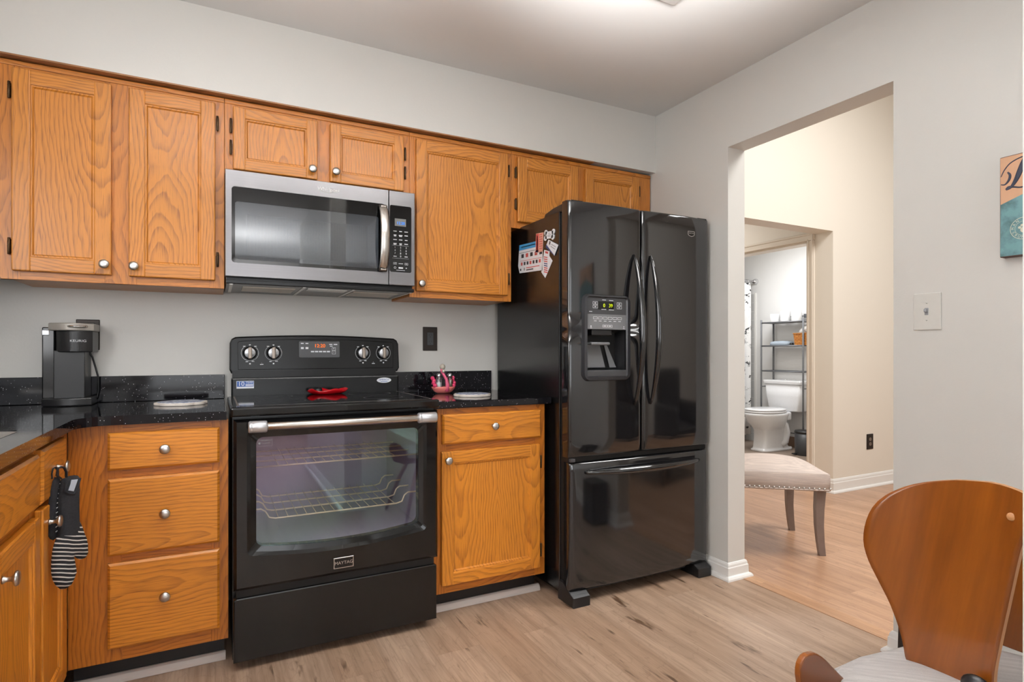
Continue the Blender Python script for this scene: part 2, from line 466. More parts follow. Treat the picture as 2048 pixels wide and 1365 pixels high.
# ================================================================== the setting
XR, XR2 = 2.2226, 2.3375          # kitchen face and hall face of the right wall
YB = 2.86                         # back wall
CZ = 2.45
b = B(); b.box(-1.14, 2.294, -4.0, 2.98, -0.1, 0.0); struct(b, 'floor', 'floor')
b = B(); b.box(2.294, 7.1, -1.3, 6.1, -0.1, 0.0); struct(b, 'floor', 'hallfloor')
b = B(); b.box(2.294, 2.372, 1.232, 2.0, 0.0, 0.0022, 0, 0.001); struct(b, 'trim_1', 'strip')
b = B(); b.box(-1.14, 2.3375, -4.12, 2.98, CZ, CZ + .12); struct(b, 'ceiling', 'ceil')
b = B(); b.box(-1.14, XR2, YB, YB + .12, 0, CZ); struct(b, 'wall_back', 'wall')
b = B(); b.box(-1.14, -1.02, -4.0, YB, 0, CZ); struct(b, 'wall_left', 'wall')
b = B()
b.box(XR, XR2, 2.0, YB, 0, 2.112); b.box(XR, XR2, -4.0, 1.232, 0, 2.112); b.box(XR, XR2, -4.0, YB, 2.112, CZ)
struct(b, 'wall_right', 'wall')
b = B(); b.box(.8, .92, -1.5, .306, 0, CZ); struct(b, 'wall_near', 'wall')
b = B(); b.box(-1.14, -.8, -4.12, -4, 0, CZ); b.box(1.8, XR2, -4.12, -4, 0, CZ); b.box(-.8, 1.8, -4.12, -4, 0, .6); b.box(-.8, 1.8, -4.12, -4, 2.3, CZ)
struct(b, 'wall_south', 'wall')
b = B()
for x0, x1, z0, z1 in ((-.86, -.78, .54, 2.36), (1.78, 1.86, .54, 2.36), (-.86, 1.86, 2.28, 2.36), (-.9, 1.9, .54, .62), (.47, .53, .6, 2.3)):
    b.box(x0, x1, -4.03, -3.98, z0, z1, 0, .006)
struct(b, 'window_1', 'trim')
b = B(); b.box(-1.02, XR, 2.519, YB, 2.13, CZ); struct(b, 'wall_soffit', 'wall')
b = B(); b.box(-1.02, 1.80, 2.5195, 2.5745, 2.1245, 2.13); struct(b, 'trim_2', 'fascia')

def base_run(path, prof, closed=False):
    """profile (offset, z) swept along a floor path, room on the right-hand side, mitred corners"""
    b = B(); n = len(path); loops = []
    for i, p in enumerate(path):
        def nrm(p, q):
            d = Vector((q[0] - p[0], q[1] - p[1])).normalized(); return Vector((d.y, -d.x))
        if i == 0: m = nrm(path[0], path[1])
        elif i == n - 1: m = nrm(path[-2], path[-1])
        else:
            a, c = nrm(path[i - 1], p), nrm(p, path[i + 1]); m = (a + c) / (1 + a.dot(c))
        loops.append([(p[0] + m.x * o, p[1] + m.y * o, z) for o, z in prof])
    return b.loft(loops, 0, False)
PROF = [(0.0005, 0.0005), (.030, .0005), (.029, .009), (.023, .017), (.014, .021), (.013, .058), (.010, .062), (.009, .072), (.005, .080), (.0005, .082)]
PROFH = [(o * .9, z * (1.35 if z > .03 else 1)) for o, z in PROF]
struct(base_run([(XR, 2.30), (XR, 2.0), (XR2, 2.0), (XR2, 2.84)], PROF), 'baseboard_right', 'trim')
struct(base_run([(XR2, -.8), (XR2, 1.232), (XR, 1.232), (XR, -3.9)], PROF), 'baseboard_right', 'trim')
struct(base_run([(.92, -1.49), (.92, .306), (.8, .306), (.8, -1.49)], PROF), 'baseboard_near', 'trim')
struct(base_run([(4.32, 2.993), (4.32, 2.847), (6.99, 2.847)], PROFH), 'baseboard_hall', 'trim')

# the hall, the corridor and the bathroom beyond the doorway
b = B()
b.box(XR2, 3.25, 2.847, 2.991, 0, 3.6); b.box(4.32, 7.1, 2.847, 2.991, 0, 3.6); b.box(3.25, 4.32, 2.847, 2.991, 2.065, 3.6)
struct(b, 'wall_hall', 'beige')
b = B(); b.box(7.0, 7.1, -1.2, 2.847, 0, 3.6); struct(b, 'wall_hall_east', 'wall')
b = B(); b.box(XR2, 7.1, -1.3, -1.2, 0, 3.6); struct(b, 'wall_hall_south', 'wall')
b = B(); b.box(XR2 - .06, XR2, -1.2, 2.847, CZ, 3.6); struct(b, 'wall_hall_west', 'beige')
b = B(); b.box(XR2 - .1, 7.1, -1.3, 2.991, 3.6, 3.7); struct(b, 'ceiling', 'ceil')
b = B(); b.box(3.15, 3.25, 2.991, 6.1, 0, 2.44); struct(b, 'wall_corridor', 'beige')
b = B(); b.box(3.15, 6.1, 6.0, 6.1, 0, 2.44); struct(b, 'wall_north', 'bath')
b = B(); b.box(3.15, 6.1, 2.991, 6.1, 2.44, 2.52); struct(b, 'ceiling', 'ceil')
b = B(); b.box(4.32, 4.435, 2.991, 3.06, 0, 2.44); b.box(4.32, 4.435, 3.83, 6.0, 0, 2.44); b.box(4.32, 4.435, 3.06, 3.83, 2.02, 2.44)
struct(b, 'wall_bathroom', 'beige')
b = B()
def casing_leg(y0, y1):
    b.box(4.302, 4.3205, y0, y1, 0, 2.0195, 0, .004); b.box(4.296, 4.303, y0 + .008, y0 + .022, 0, 2.066, 0, .003); b.box(4.297, 4.303, y1 - .02, y1 - .006, 0, 2.022, 0, .003)
casing_leg(2.998, 3.062); casing_leg(3.828, 3.892)
b.box(4.302, 4.3205, 2.998, 3.892, 2.02, 2.085, 0, .004); b.box(4.296, 4.303, 3.0, 3.89, 2.066, 2.08, 0, .003); b.box(4.297, 4.303, 3.05, 3.84, 2.022, 2.036, 0, .003)
b.box(4.32, 4.436, 3.06, 3.075, 0, 2.02); b.box(4.32, 4.436, 3.815, 3.83, 0, 2.02); b.box(4.32, 4.436, 3.06, 3.83, 2.006, 2.02)
struct(b, 'door_1', 'casing')
b = B(); b.box(5.986, 6.1, 2.991, 6.0, 0, 2.44); struct(b, 'wall_bathroom_back', 'bath')
M['tilefloor'] = plain('tan_bathroom_tile', (150, 132, 118), 0.4, var=.12, nscale=9)
b = B(); b.box(4.38, 5.986, 2.991, 6.0, 0.0, 0.004); struct(b, 'floor', 'tilefloor')
M['brownbase'] = plain('brown_tile_base', (134, 108, 90), 0.4, var=.06, nscale=20)
b = B(); b.box(5.974, 5.987, 2.995, 4.93, .004, .125, 0, .002); struct(b, 'baseboard_bathroom', 'brownbase')
t = NT('grey_wall_tile'); co, x, y, z = t.xyz()
br = t.n('TexBrick', {'Vector': t.comb(y, z, 0.0), 'Color1': lin(196, 196, 196), 'Color2': lin(204, 204, 203), 'Mortar': lin(228, 228, 226),
         'Scale': 1.0, 'Mortar Size': 0.002, 'Brick Width': .108, 'Row Height': .108}, offset=0.0)
M['tile'] = t.pbr(br.outputs[0], 0.15)
b = B(); b.box(5.976, 5.987, 4.965, 6.0, .004, 1.84); struct(b, 'wall_bathroom_tile', 'tile')
b = B(); b.box(5.972, 5.987, 4.94, 4.965, .004, 1.85, 0, .003); struct(b, 'trim_3', 'trim')

# ================================================================== cabinets
def knob(parent, p, axis, name='knob'):
    b = B()
    b.lathe([(0, 0), (.0085, 0), (.0075, .003), (.0055, .006), (.0052, .014), (.008, .018), (.0155, .021), (.0165, .024), (.0145, .0275), (.008, .0295), (0, .030)], p, axis, 20)
    return part(b, name, 'nickel', parent)

def hinge(parent, mp, a, bb, h=.058):
    b = B()
    b.cyl(mp(a, bb - h / 2, .010), mp(a, bb + h / 2, .010), .0042, 10)
    for k in (-.27, 0, .27):
        b.cyl(mp(a, bb + h * k - .001, .010), mp(a, bb + h * k + .001, .010), .0047, 10)
    b.box(a - .0045, a + .0045, bb - h * .42, bb + h * .42, -.0005, .007, 0, .001, 1, mp)
    return part(b, 'hinge', 'hinge', parent)

def door(parent, mp, a0, a1, b0, b1, mats, kn=None, hg=(), st=.052, name='door', panel=True, th=.020):
    """a framed door with a sunken panel, or a plain slab drawer front"""
    b = B()
    if panel:
        b.box(a0, a0 + st, b0, b1, 0, th, 0, .004, 2, mp); b.box(a1 - st, a1, b0, b1, 0, th, 0, .004, 2, mp)
        b.box(a0 + st - .003, a1 - st + .003, b1 - st, b1, 0, th - .0003, 1, .004, 2, mp); b.box(a0 + st - .003, a1 - st + .003, b0, b0 + st, 0, th - .0003, 1, .004, 2, mp)
        o = [(a0 + st, b0 + st), (a1 - st, b0 + st), (a1 - st, b1 - st), (a0 + st, b1 - st)]
        e = .004; i1 = [(a0 + st + e, b0 + st + e), (a1 - st - e, b0 + st + e), (a1 - st - e, b1 - st - e), (a0 + st + e, b1 - st - e)]
        e = .009; i2 = [(a0 + st + e, b0 + st + e), (a1 - st - e, b0 + st + e), (a1 - st - e, b1 - st - e), (a0 + st + e, b1 - st - e)]
        o = [(p[0] - (.004 if k in (0, 3) else -.004), p[1] - (.004 if k in (0, 1) else -.004)) for k, p in enumerate(o)]
        b.ring(o, i1, mp, th - .0045, th - .005, 0); b.ring(i1, i2, mp, th - .005, th - .011, 0)
        b.box(a0 + st - .002, a1 - st + .002, b0 + st - .002, b1 - st + .002, .003, th - .0105, 0, 0, 1, mp)
        bmesh.ops.recalc_face_normals(b.bm, faces=b.bm.faces)
    else:
        b.box(a0, a1, b0, b1, 0, th - .006, 1, 0, 1, mp)
        P = [(a0, b0), (a1, b0), (a1, b1), (a0, b1)]; e = .007
        Q = [(a0 + e, b0 + e), (a1 - e, b0 + e), (a1 - e, b1 - e), (a0 + e, b1 - e)]
        b.ring(P, Q, mp, th - .006, th, 1); b.face([mp(p[0], p[1], th) for p in Q], 1)
    d = part(b, name, mats, parent)
    if kn: knob(d, mp(kn[0], kn[1], th), (Vector(mp(0, 0, 1)) - Vector(mp(0, 0, 0))))
    for h in hg: hinge(d, mp, *h)
    return d

UF = front(2.555)
def upper(name, label, x0, x1, z0, stiles, doors, hid=False):
    r = thing(name, label, 'cabinet', ((x0 + x1) / 2, 2.70, z0), 'oak wall cabinets')
    z1 = 2.121
    bx = -.635 if x0 < -.9 else x0
    b = B(); b.box(bx + .001, x1 - .001, 2.574, 2.857, z0 + .003, z1, 0)
    part(b, 'cabinet_box', ['oakV', 'oakH'], r)
    b = B()
    for a, c in stiles: b.box(a, c, 2.555, 2.575, z0, z1, 0, .001)
    b.box(x0 + .002, x1 - .002, 2.5555, 2.575, z0, z0 + .045, 1, .001); b.box(x0 + .002, x1 - .002, 2.5555, 2.575, z1 - .035, z1, 1, .001)
    b.box(x0, x1, 2.551, 2.556, 2.103, 2.1208, 1, .002)
    part(b, 'face_frame', ['frameV', 'frameH'], r)
    for a in doors: door(r, UF, *a)
    return r
W = ['oakV', 'oakH']
upper('wall_cabinet', 'tall two-door oak wall cabinet above the coffee maker at the left', -1.018, .033, 1.363, [(-1.018, -.60), (-.36, -.26), (-.02, .033)],
      [(-.621, -.337, 1.392, 2.092, W, (-.356, 1.429), [(-.629, 2.014), (-.629, 1.476)]), (-.284, .001, 1.392, 2.092, W, (-.266, 1.428), [(.009, 2.014), (.009, 1.476)])])
upper('wall_cabinet', 'short two-door oak wall cabinet mounted directly above the microwave', .034, .792, 1.822, [(.034, .085), (.36, .46), (.74, .792)],
      [(.064, .386, 1.841, 2.092, W, (.364, 1.879), [(.056, 2.014), (.056, 1.928)], .045), (.438, .762, 1.841, 2.092, W, (.459, 1.881), [(.770, 2.014), (.770, 1.928)], .045)])
upper('wall_cabinet', 'wide single-door oak wall cabinet between the microwave and the refrigerator', .793, 1.318, 1.363, [(.793, .85), (1.27, 1.318)],
      [(.820, 1.293, 1.392, 2.092, W, (.840, 1.425), [(1.301, 2.014), (1.301, 1.475)])])
upper('wall_cabinet', 'short two-door oak wall cabinet above the black refrigerator', 1.319, 2.214, 1.735, [(1.319, 1.37), (1.69, 1.78), (2.10, 2.214)],
      [(1.348, 1.709, 1.766, 2.092, W, None, [(1.341, 2.012), (1.341, 1.854)]), (1.757, 2.121, 1.766, 2.092, W, None, [(2.129, 2.018), (2.129, 1.85)])])

BF = front(2.26)
WB = ['oakVb', 'oakHb']
def base_box(r, x0, x1, stiles, rails, zf=.10):
    b = B(); b.box(x0 + .002, x1 - .002, 2.278, 2.855, zf, .874, 0)
    part(b, 'cabinet_box', WB, r)
    b = B()
    for a, c in stiles: b.box(a, c, 2.26, 2.279, zf, .874, 0, .001)
    for a, c in rails: b.box(x0 + .002, x1 - .002, 2.2605, 2.279, a, c, 1, .001)
    part(b, 'face_frame', ['frameVb', 'frameHb'], r)
    b = B(); b.box(x0 + .002, x1 - .012, 2.335, 2.36, .001, zf, 0)
    part(b, 'toe_kick', 'kick', r)
r = thing('base_cabinet', 'three-drawer oak base cabinet left of the black range', 'cabinet', (-.19, 2.55, 0), 'oak base cabinets')
base_box(r, -.414, .042, [(-.414, -.27), (-.012, .042)], [(.10, .17), (.42, .455), (.69, .73), (.84, .874)])
for z0, z1, kz in ((.726, .848, .788), (.449, .698, .574), (.147, .424, .298)):
    door(r, BF, -.308, .014, z0, z1, WB, (-.148, kz), (), .05, 'drawer', False)
r = thing('base_cabinet', 'oak base cabinet with one drawer over one door, between range and refrigerator', 'cabinet', (1.07, 2.55, 0), 'oak base cabinets')
base_box(r, .806, 1.338, [(.806, .86), (1.285, 1.338)], [(.10, .16), (.68, .74), (.84, .874)])
door(r, BF, .838, 1.309, .726, .850, WB, (1.07, .792), (), .05, 'drawer', False)
door(r, BF, .834, 1.305, .137, .696, WB, (.857, .661), [(1.313, .614), (1.313, .213)], .052)
LF = sidex(-.415)
def left_base(label, y0, y1, items):
    r = thing('base_cabinet', label, 'cabinet', (-.7, (y0 + y1) / 2, 0), 'oak base cabinets')
    b = B(); b.box(-1.015, -.434, y0 + .002, y1 - .002, .10, .70, 0); b.box(-.45, -.434, y0 + .002, y1 - .002, .70, .874, 0); part(b, 'cabinet_box', WB, r)
    b = B()
    b.box(-.435, -.415, y0, y0 + .03, .10, .874, 0, .001); b.box(-.435, -.415, y1 - .03, y1, .10, .874, 0, .001)
    for a, c in ((.10, .16), (.68, .73), (.835, .874)): b.box(-.435, -.4155, y0 + .002, y1 - .002, a, c, 1, .001)
    part(b, 'face_frame', ['frameVb', 'frameHb'], r)
    b = B(); b.box(-.52, -.49, y0 + .002, y1 - .002, .001, .10, 0); part(b, 'toe_kick', 'kick', r)
    items(r)
def narrow(r):
    door(r, LF, 1.880, 2.142, .714, .856, WB, (2.02, .787), (), .05, 'drawer', False)
    door(r, LF, 1.880, 2.142, .137, .700, WB, (1.935, .655), [], .052)
left_base('narrow oak base cabinet in the corner with an oven mitt hanging from its drawer knob', 1.866, 2.258, narrow)
def sinkbase(r):
    door(r, LF, 1.40, 1.852, .716, .850, WB, None, (), .05, 'drawer_front', False)
    door(r, LF, 1.495, 1.852, .137, .690, WB, (1.555, .633), [], .052)
    door(r, LF, 1.115, 1.465, .137, .690, WB, (1.405, .633), [], .052)
    door(r, LF, 1.115, 1.385, .716, .850, WB, None, (), .05, 'drawer_front', False)
left_base('oak sink base cabinet at the left edge, nearest the camera', 1.09, 1.864, sinkbase)
for nm, x0, x1 in (('trim_4', -.44, .034), ('trim_5', .815, 1.345)):
    b = B(); b.prism([(2.334, .001), (2.312, .001), (2.313, .012), (2.320, .024), (2.327, .028), (2.334, .028)], lambda a, c, d: (d, a, c), x0, x1, 0); struct(b, nm, 'shoe')

# worktops
def top(name, label, polys, splash, hole=None):
    r = thing(name, label, 'countertop', (polys[0][0][0], polys[0][0][1], .905))
    b = B()
    for i, P in enumerate(polys): b.prism(P, lambda a, c, d: (a, c, d), .875, .905, 0, .004 if len(polys) == 1 else 0)
    part(b, 'worktop', 'granite', r)
    b = B()
    for q in splash: b.box(*q, 0, .002)
    part(b, 'backsplash', 'granite', r)
    return r
fil = [(-.382 + .085 - .085 * math.cos(k * PI / 16), 2.14 + .085 * math.sin(k * PI / 16)) for k in range(9)]
Lpoly = [(-1.018, 1.935), (-.382, 1.935)] + fil + [(.036, 2.225), (.036, 2.8585), (-1.018, 2.8585)]
rest = [[(-.46, 1.0), (-.382, 1.0), (-.382, 1.935), (-.46, 1.935)], [(-1.018, 1.0), (-.46, 1.0), (-.46, 1.15), (-1.018, 1.15)], [(-1.018, 1.15), (-.93, 1.15), (-.93, 1.935), (-1.018, 1.935)]]
top('countertop', 'L-shaped black speckled granite countertop under the coffee maker', [Lpoly] + rest, [(-1.0, .038, 2.841, 2.8590, .9055, 1.012), (-1.0185, -1.0, 1.0, 2.8590, .9055, 1.012)])
top('countertop', 'short black speckled granite countertop between range and refrigerator', [[(.803, 2.237), (1.360, 2.237), (1.360, 2.8585), (.803, 2.8585)]], [(.803, 1.345, 2.841, 2.8590, .9055, 1.010)])

# sink at the left edge
r = thing('sink', 'stainless steel sink set in the countertop at the left edge', 'sink', (-.69, 1.54, .905))
b = B()
inn = rrect(-.91, -.475, 1.17, 1.89, .05); out = rrect(-.935, -.452, 1.145, 1.915, .03)
mp = lambda a, c, d: (a, c, d)
b.ring(out, inn, mp, .9055, .911, 0); b.ring(inn, rrect(-.90, -.485, 1.18, 1.88, .05), mp, .911, .906, 0)
low = rrect(-.88, -.505, 1.2, 1.86, .06); b.ring(rrect(-.90, -.485, 1.18, 1.88, .05), low, mp, .906, .73, 0); b.face([(p[0], p[1], .73) for p in low], 0)
bmesh.ops.recalc_face_normals(b.bm, faces=b.bm.faces)
part(b, 'basin', 'steel', r)

# ================================================================== range
r = thing('range', 'black freestanding electric range with glass oven window', 'range', (.425, 2.5, 0))
b = B()
b.box(.054, .066, 2.236, 2.83, .03, .885); b.box(.784, .796, 2.236, 2.83, .03, .885)
b.box(.066, .784, 2.236, 2.83, .03, .395); b.box(.066, .784, 2.80, 2.83, .395, .885); b.box(.066, .784, 2.236, 2.83, .845, .885)
b.box(.066, .10, 2.236, 2.80, .395, .845); b.box(.75, .784, 2.236, 2.80, .395, .845)
for x in (.12, .73): b.cyl((x, 2.29, .0005), (x, 2.29, .03), .016, 12)
b.cyl((.12, 2.75, .0005), (.12, 2.75, .03), .016, 12); b.cyl((.73, 2.75, .0005), (.73, 2.75, .03), .016, 12)
part(b, 'range_body', 'blktex', r)
b = B()
for q in ((.10, .104, 2.245, 2.78, .395, .845), (.746, .75, 2.245, 2.78, .395, .845), (.104, .746, 2.776, 2.78, .395, .845), (.104, .746, 2.245, 2.776, .395, .399), (.104, .746, 2.245, 2.776, .841, .845)): b.box(*q)
cav = part(b, 'oven_cavity', 'cavity', r)
def rack(zf, drop):
    b = B()
    for k, y in enumerate((2.30, 2.42, 2.54, 2.66)):
        if drop: pts = [(.104, y, zf + .04), (.150, y, zf + .04), (.165, y, zf + .03), (.178, y, zf + .006), (.20, y, zf), (.66, y, zf), (.682, y, zf + .006), (.692, y, zf + .03), (.706, y, zf + .04), (.746, y, zf + .04)]
        else: pts = [(.104, y, zf), (.746, y, zf)]
        b.tube(pts, .0033, 6)
    n = 14
    for i in range(n):
        x = .21 + .44 * i / (n - 1)
        b.tube([(x, 2.296, zf + .002), (x, 2.70, zf + .002)], .0016, 5)
    part(b, 'oven_rack', 'rack', r)
rack(.492, True); rack(.687, False)
b = B()
b.box(.046, .797, 2.165, 2.725, .888, .922, 0, .008, 3)
ct = part(b, 'cooktop', 'blk', r)
b = B(); b.prism(rrect(.075, .770, 2.205, 2.70, .012), lambda a, c, d: (a, c, d), .921, .9235, 0, .001); part(b, 'glass_surface', 'ceram', ct)
b = B()
o = rrect(.068, .777, 2.198, 2.705, .014); i = rrect(.074, .771, 2.204, 2.699, .012)
b.ring(o, i, mp, .9228, .9228); part(b, 'glass_border', 'tan', ct)
for x, y, rr in ((.22, 2.36, .095), (.62, 2.36, .08), (.22, 2.60, .075), (.62, 2.60, .095)):
    b = B(); n = 40
    b.ring([(x + rr * math.cos(2 * PI * k / n), y + rr * math.sin(2 * PI * k / n)) for k in range(n)], [(x + (rr - .003) * math.cos(2 * PI * k / n), y + (rr - .003) * math.sin(2 * PI * k / n)) for k in range(n)], mp, .9237, .9237)
    part(b, 'burner_ring', 'grayplast', ct)
# lower riser and console
b = B(); b.box(.062, .786, 2.705, 2.80, .915, 1.000, 0, .006, 2); b.box(.066, .782, 2.74, 2.81, .995, 1.03)
part(b, 'riser_panel', 'blkm', r)
b = B()
n = 24; topc = [(.10 + .655 * k / n, 1.178 + .010 * math.sin(PI * k / n)) for k in range(n + 1)]
P = [(.055, 1.035), (.062, 1.018), (.790, 1.018), (.800, 1.035), (.798, 1.150), (.790, 1.168), (.775, 1.177)] + [(p[0], p[1]) for p in reversed(topc)] + [(.078, 1.176), (.064, 1.168), (.056, 1.150)]
mpc = front(2.74)
def mpt(a, c, d): return (a, 2.74 - d + (c - 1.02) * .07, c)     # console face leans back
b.prism(P, mpt, -.055, .0, 0, .006)
I = [(.088, 1.034), (.768, 1.034), (.771, 1.150), (.765, 1.158)] + [(p[0] * .95 + .021, p[1] - .018) for p in reversed(topc)] + [(.092, 1.157), (.086, 1.150)]
b.prism(I, mpt, -.001, .003, 1, .002)
con = part(b, 'control_console', ['conblk', 'conblk'], r)
b = B(); b.prism(rrect(.337, .516, 1.086, 1.160, .006), mpt, .002, .0055, 0, .001); ctl = part(b, 'control_panel', 'grayplast', con)
b = B(); b.text('12:20', .022, mpt, .0058, .427, 1.139); part(b, 'clock_digits', 'orange_lcd', con, 'glowing orange clock digits')
b = B()
for a, z, w, h in ((.351, 1.150, .012, .004), (.371, 1.150, .012, .004), (.351, 1.129, .012, .009), (.371, 1.129, .012, .009), (.476, 1.146, .014, .004), (.497, 1.146, .016, .004), (.478, 1.138, .012, .003)) + tuple((.395 + .0175 * k, 1.113, .014, .006) for k in range(5)):
    b.box(a - w / 2, a + w / 2, z - h / 2, z + h / 2, .0054, .0060, 0, 0, 1, mpt)
for z in (1.125, 1.109):
    o = rrect(.481, .497, z - .0075, z + .0075, .001, 2); i = rrect(.482, .496, z - .0065, z + .0065, .001, 2); b.ring(o, i, mpt, .0059, .0059)
b.text('+', .014, mpt, .0057, .489, 1.126); b.text('-', .014, mpt, .0057, .489, 1.110)
part(b, 'printed_keys', 'mark', con)
for kx in (.135, .230, .623, .721):
    kz = 1.107
    b = B(); base = Vector(mpt(kx, kz, .002)); ax = (Vector(mpt(kx, kz, 1.002)) - base)
    b.lathe([(0, 0), (.029, 0), (.028, .006), (.026, .010), (0, .011)], base, ax, 28, 1)
    b.lathe([(0, .010), (.0235, .010), (.0225, .016), (.021, .0175), (0, .018)], base, ax, 28, 0)
    b.box(kx - .0075, kx + .0075, kz - .026, kz + .026, .015, .034, 2, .004, 2, mpt)
    part(b, 'control_knob', ['cap', 'blk', 'tan'], con)
for kx in (.135, .230, .623, .721):
    b = B(); n = 30; R = .035
    arc = [(kx + R * math.sin(math.radians(35 + 290 / n * k)), 1.107 + R * math.cos(math.radians(35 + 290 / n * k))) for k in range(n + 1)]
    arc2 = [(kx + (p[0] - kx) * .97, 1.107 + (p[1] - 1.107) * .97) for p in arc]
    for k in range(n): b.face([mpt(*arc[k], .0034), mpt(*arc[k + 1], .0034), mpt(*arc2[k + 1], .0034), mpt(*arc2[k], .0034)])
    for a, z, w, h in ((kx - .022, 1.136, .010, .003), (kx + .022, 1.136, .010, .003), (kx, 1.142, .007, .004), (kx - .012, 1.069, .010, .003), (kx + .012, 1.070, .010, .003), (kx, 1.060, .006, .006)):
        b.box(a - w / 2, a + w / 2, z - h / 2, z + h / 2, .0028, .0036, 0, 0, 1, mpt)
    part(b, 'knob_markings', 'mark', con)
for a in (.182, .672):
    b = B(); b.box(a - .007, a + .007, 1.055, 1.058, .0028, .0036, 0, 0, 1, mpt); b.ball(mpt(a, 1.0625, .003), .0012); part(b, 'indicator_light', 'mark', con)
M['bluelabel'] = plain('blue_label', (58, 92, 160), .4)
RP = front(2.705)
b = B(); b.box(.081, .149, .955, .987, 0, .0006, 1, 0, 1, RP); b.box(.0825, .1475, .9625, .9855, .0004, .0009, 0, 0, 1, RP)
b.text('10', .026, RP, .0009, .099, .974, 1); b.text('YEAR', .0125, RP, .0009, .131, .981, 1); b.box(.116, .146, .9705, .9735, .0008, .0012, 1, 0, 1, RP); b.box(.116, .146, .9655, .9685, .0008, .0012, 1, 0, 1, RP)
part(b, 'warranty_sticker', ['bluelabel', 'mark'], r, 'blue and white sticker reading 10 YEAR')
b = B(); b.prism([(.7145 + .0345 * math.cos(2 * PI * k / 32), .977 + .0125 * math.sin(2 * PI * k / 32)) for k in range(32)], RP, 0, .0007, 0)
b.text('AMERICA', .011, RP, .0008, .7145, .979, 1); b.box(.698, .731, .9695, .9715, .0006, .001, 1, 0, 1, RP)
part(b, 'oval_sticker', ['mark', 'bluelabel'], r, 'white oval sticker reading AMERICA')
# oven door
DF = front(2.18)
b = B()
ax0, ax1, az0, az1 = .056, .795, .287, .878
na = 20
win = rrect(.128, .717, .432, .812, .022)
def sag(p):
    a, c = p
    if c < .50:
        u = (a - .4225) / .29; return (a, c - .022 * max(0, 1 - u * u) * (1 - (c - .43) / .07 if c > .43 else 1))
    return p
# add points along the bottom edge so it can sag
def dense(P, m=10):
    Q = []
    for k, p in enumerate(P):
        q = P[(k + 1) % len(P)]; Q.append(p)
        L = math.hypot(q[0] - p[0], q[1] - p[1])
        if L > .05:
            for j in range(1, m): Q.append((p[0] + (q[0] - p[0]) * j / m, p[1] + (q[1] - p[1]) * j / m))
    return Q
wind = dense(win)
grow = lambda P, e: [(a + e * (1 if a > .4225 else -1) * min(1, abs(a - .4225) / .28), c + e * (1 if c > .62 else -1) * min(1, abs(c - .62) / .17)) for a, c in P]
w0 = [sag(p) for p in wind]; w1 = [sag(p) for p in grow(wind, .030)]
outp = outer_for(grow(wind, .030), ax0 + .01, ax1 - .01, az0 + .01, az1 - .01)
out2 = outer_for(grow(wind, .030), ax0, ax1, az0, az1)
b.ring(out2, outp, DF, -.008, 0); b.ring(outp, w1, DF, 0, 0); b.ring(w1, [sag(p) for p in grow(wind, .018)], DF, 0, -.006); b.ring([sag(p) for p in grow(wind, .018)], w0, DF, -.006, -.010); b.ring(w0, w0, DF, -.010, -.046)
b.ring(out2, out2, DF, -.008, -.050); b.ring(out2, w0, DF, -.050, -.046)
bmesh.ops.recalc_face_normals(b.bm, faces=b.bm.faces)
od = part(b, 'oven_door', 'blk', r)
b = B(); b.prism([sag(p) for p in grow(wind, .004)], DF, -.018, -.014, 0); part(b, 'oven_window', 'ovenglass', od)
b = B(); b.cyl((.115, 2.122, .857), (.755, 2.122, .857), .0135, 20); hn = part(b, 'door_handle', 'steel', od)
for x0, x1, xm in ((.100, .158, .125), (.692, .766, .735)):
    b = B(); b.lathe([(0, 0), (.017, 0), (.0205, .004), (.0205, .010), (.0195, .011), (.0205, .012), (.0205, x1 - x0 - .004), (.018, x1 - x0), (0, x1 - x0)], (x0, 2.122, .857), (1, 0, 0), 24)
    b.box(xm - .014, xm + .014, 2.125, 2.181, .844, .870, 0, .006)
    part(b, 'handle_cap', 'cap', od, 'silver end cap of the oven handle')
b = B(); b.box(.388, .461, .309, .349, 0, .002, 1, .0008, 1, DF); b.box(.391, .458, .312, .346, .0018, .0026, 0, 0, 1, DF); b.text('MAYTAG', .0165, DF, .0026, .4245, .329, 1, .0005)
part(b, 'nameplate', ['blk', 'chrome'], od, 'silver-edged plate reading MAYTAG')
b = B()
mpl = front(2.1935)
o = rrect(.133, .180, .779, .803, .002, 2); i = rrect(.1337, .1793, .7797, .8023, .002, 2); b.ring(o, i, mpl, .0002, .0002)
b.text('AquaLift', .0085, mpl, .0, .159, .790); b.box(.142, .176, .7975, .7990, 0, .0004, 0, 0, 1, mpl); b.lathe([(0, 0), (.004, 0), (.004, .0004), (0, .0004)], (.139, 2.1932, .790), (0, -1, 0), 12)
part(b, 'glass_label', 'markg', od)
b = B()
b.prism([(.056, .034), (.795, .034), (.795, .250), (.785, .256), (.066, .256), (.056, .250)], front(2.195), -.035, .0, 0, .005)
part(b, 'storage_drawer', 'blktex', r)
b = B(); b.box(.066, .785, 2.205, 2.237, .256, .287); part(b, 'drawer_recess', 'dark', r)

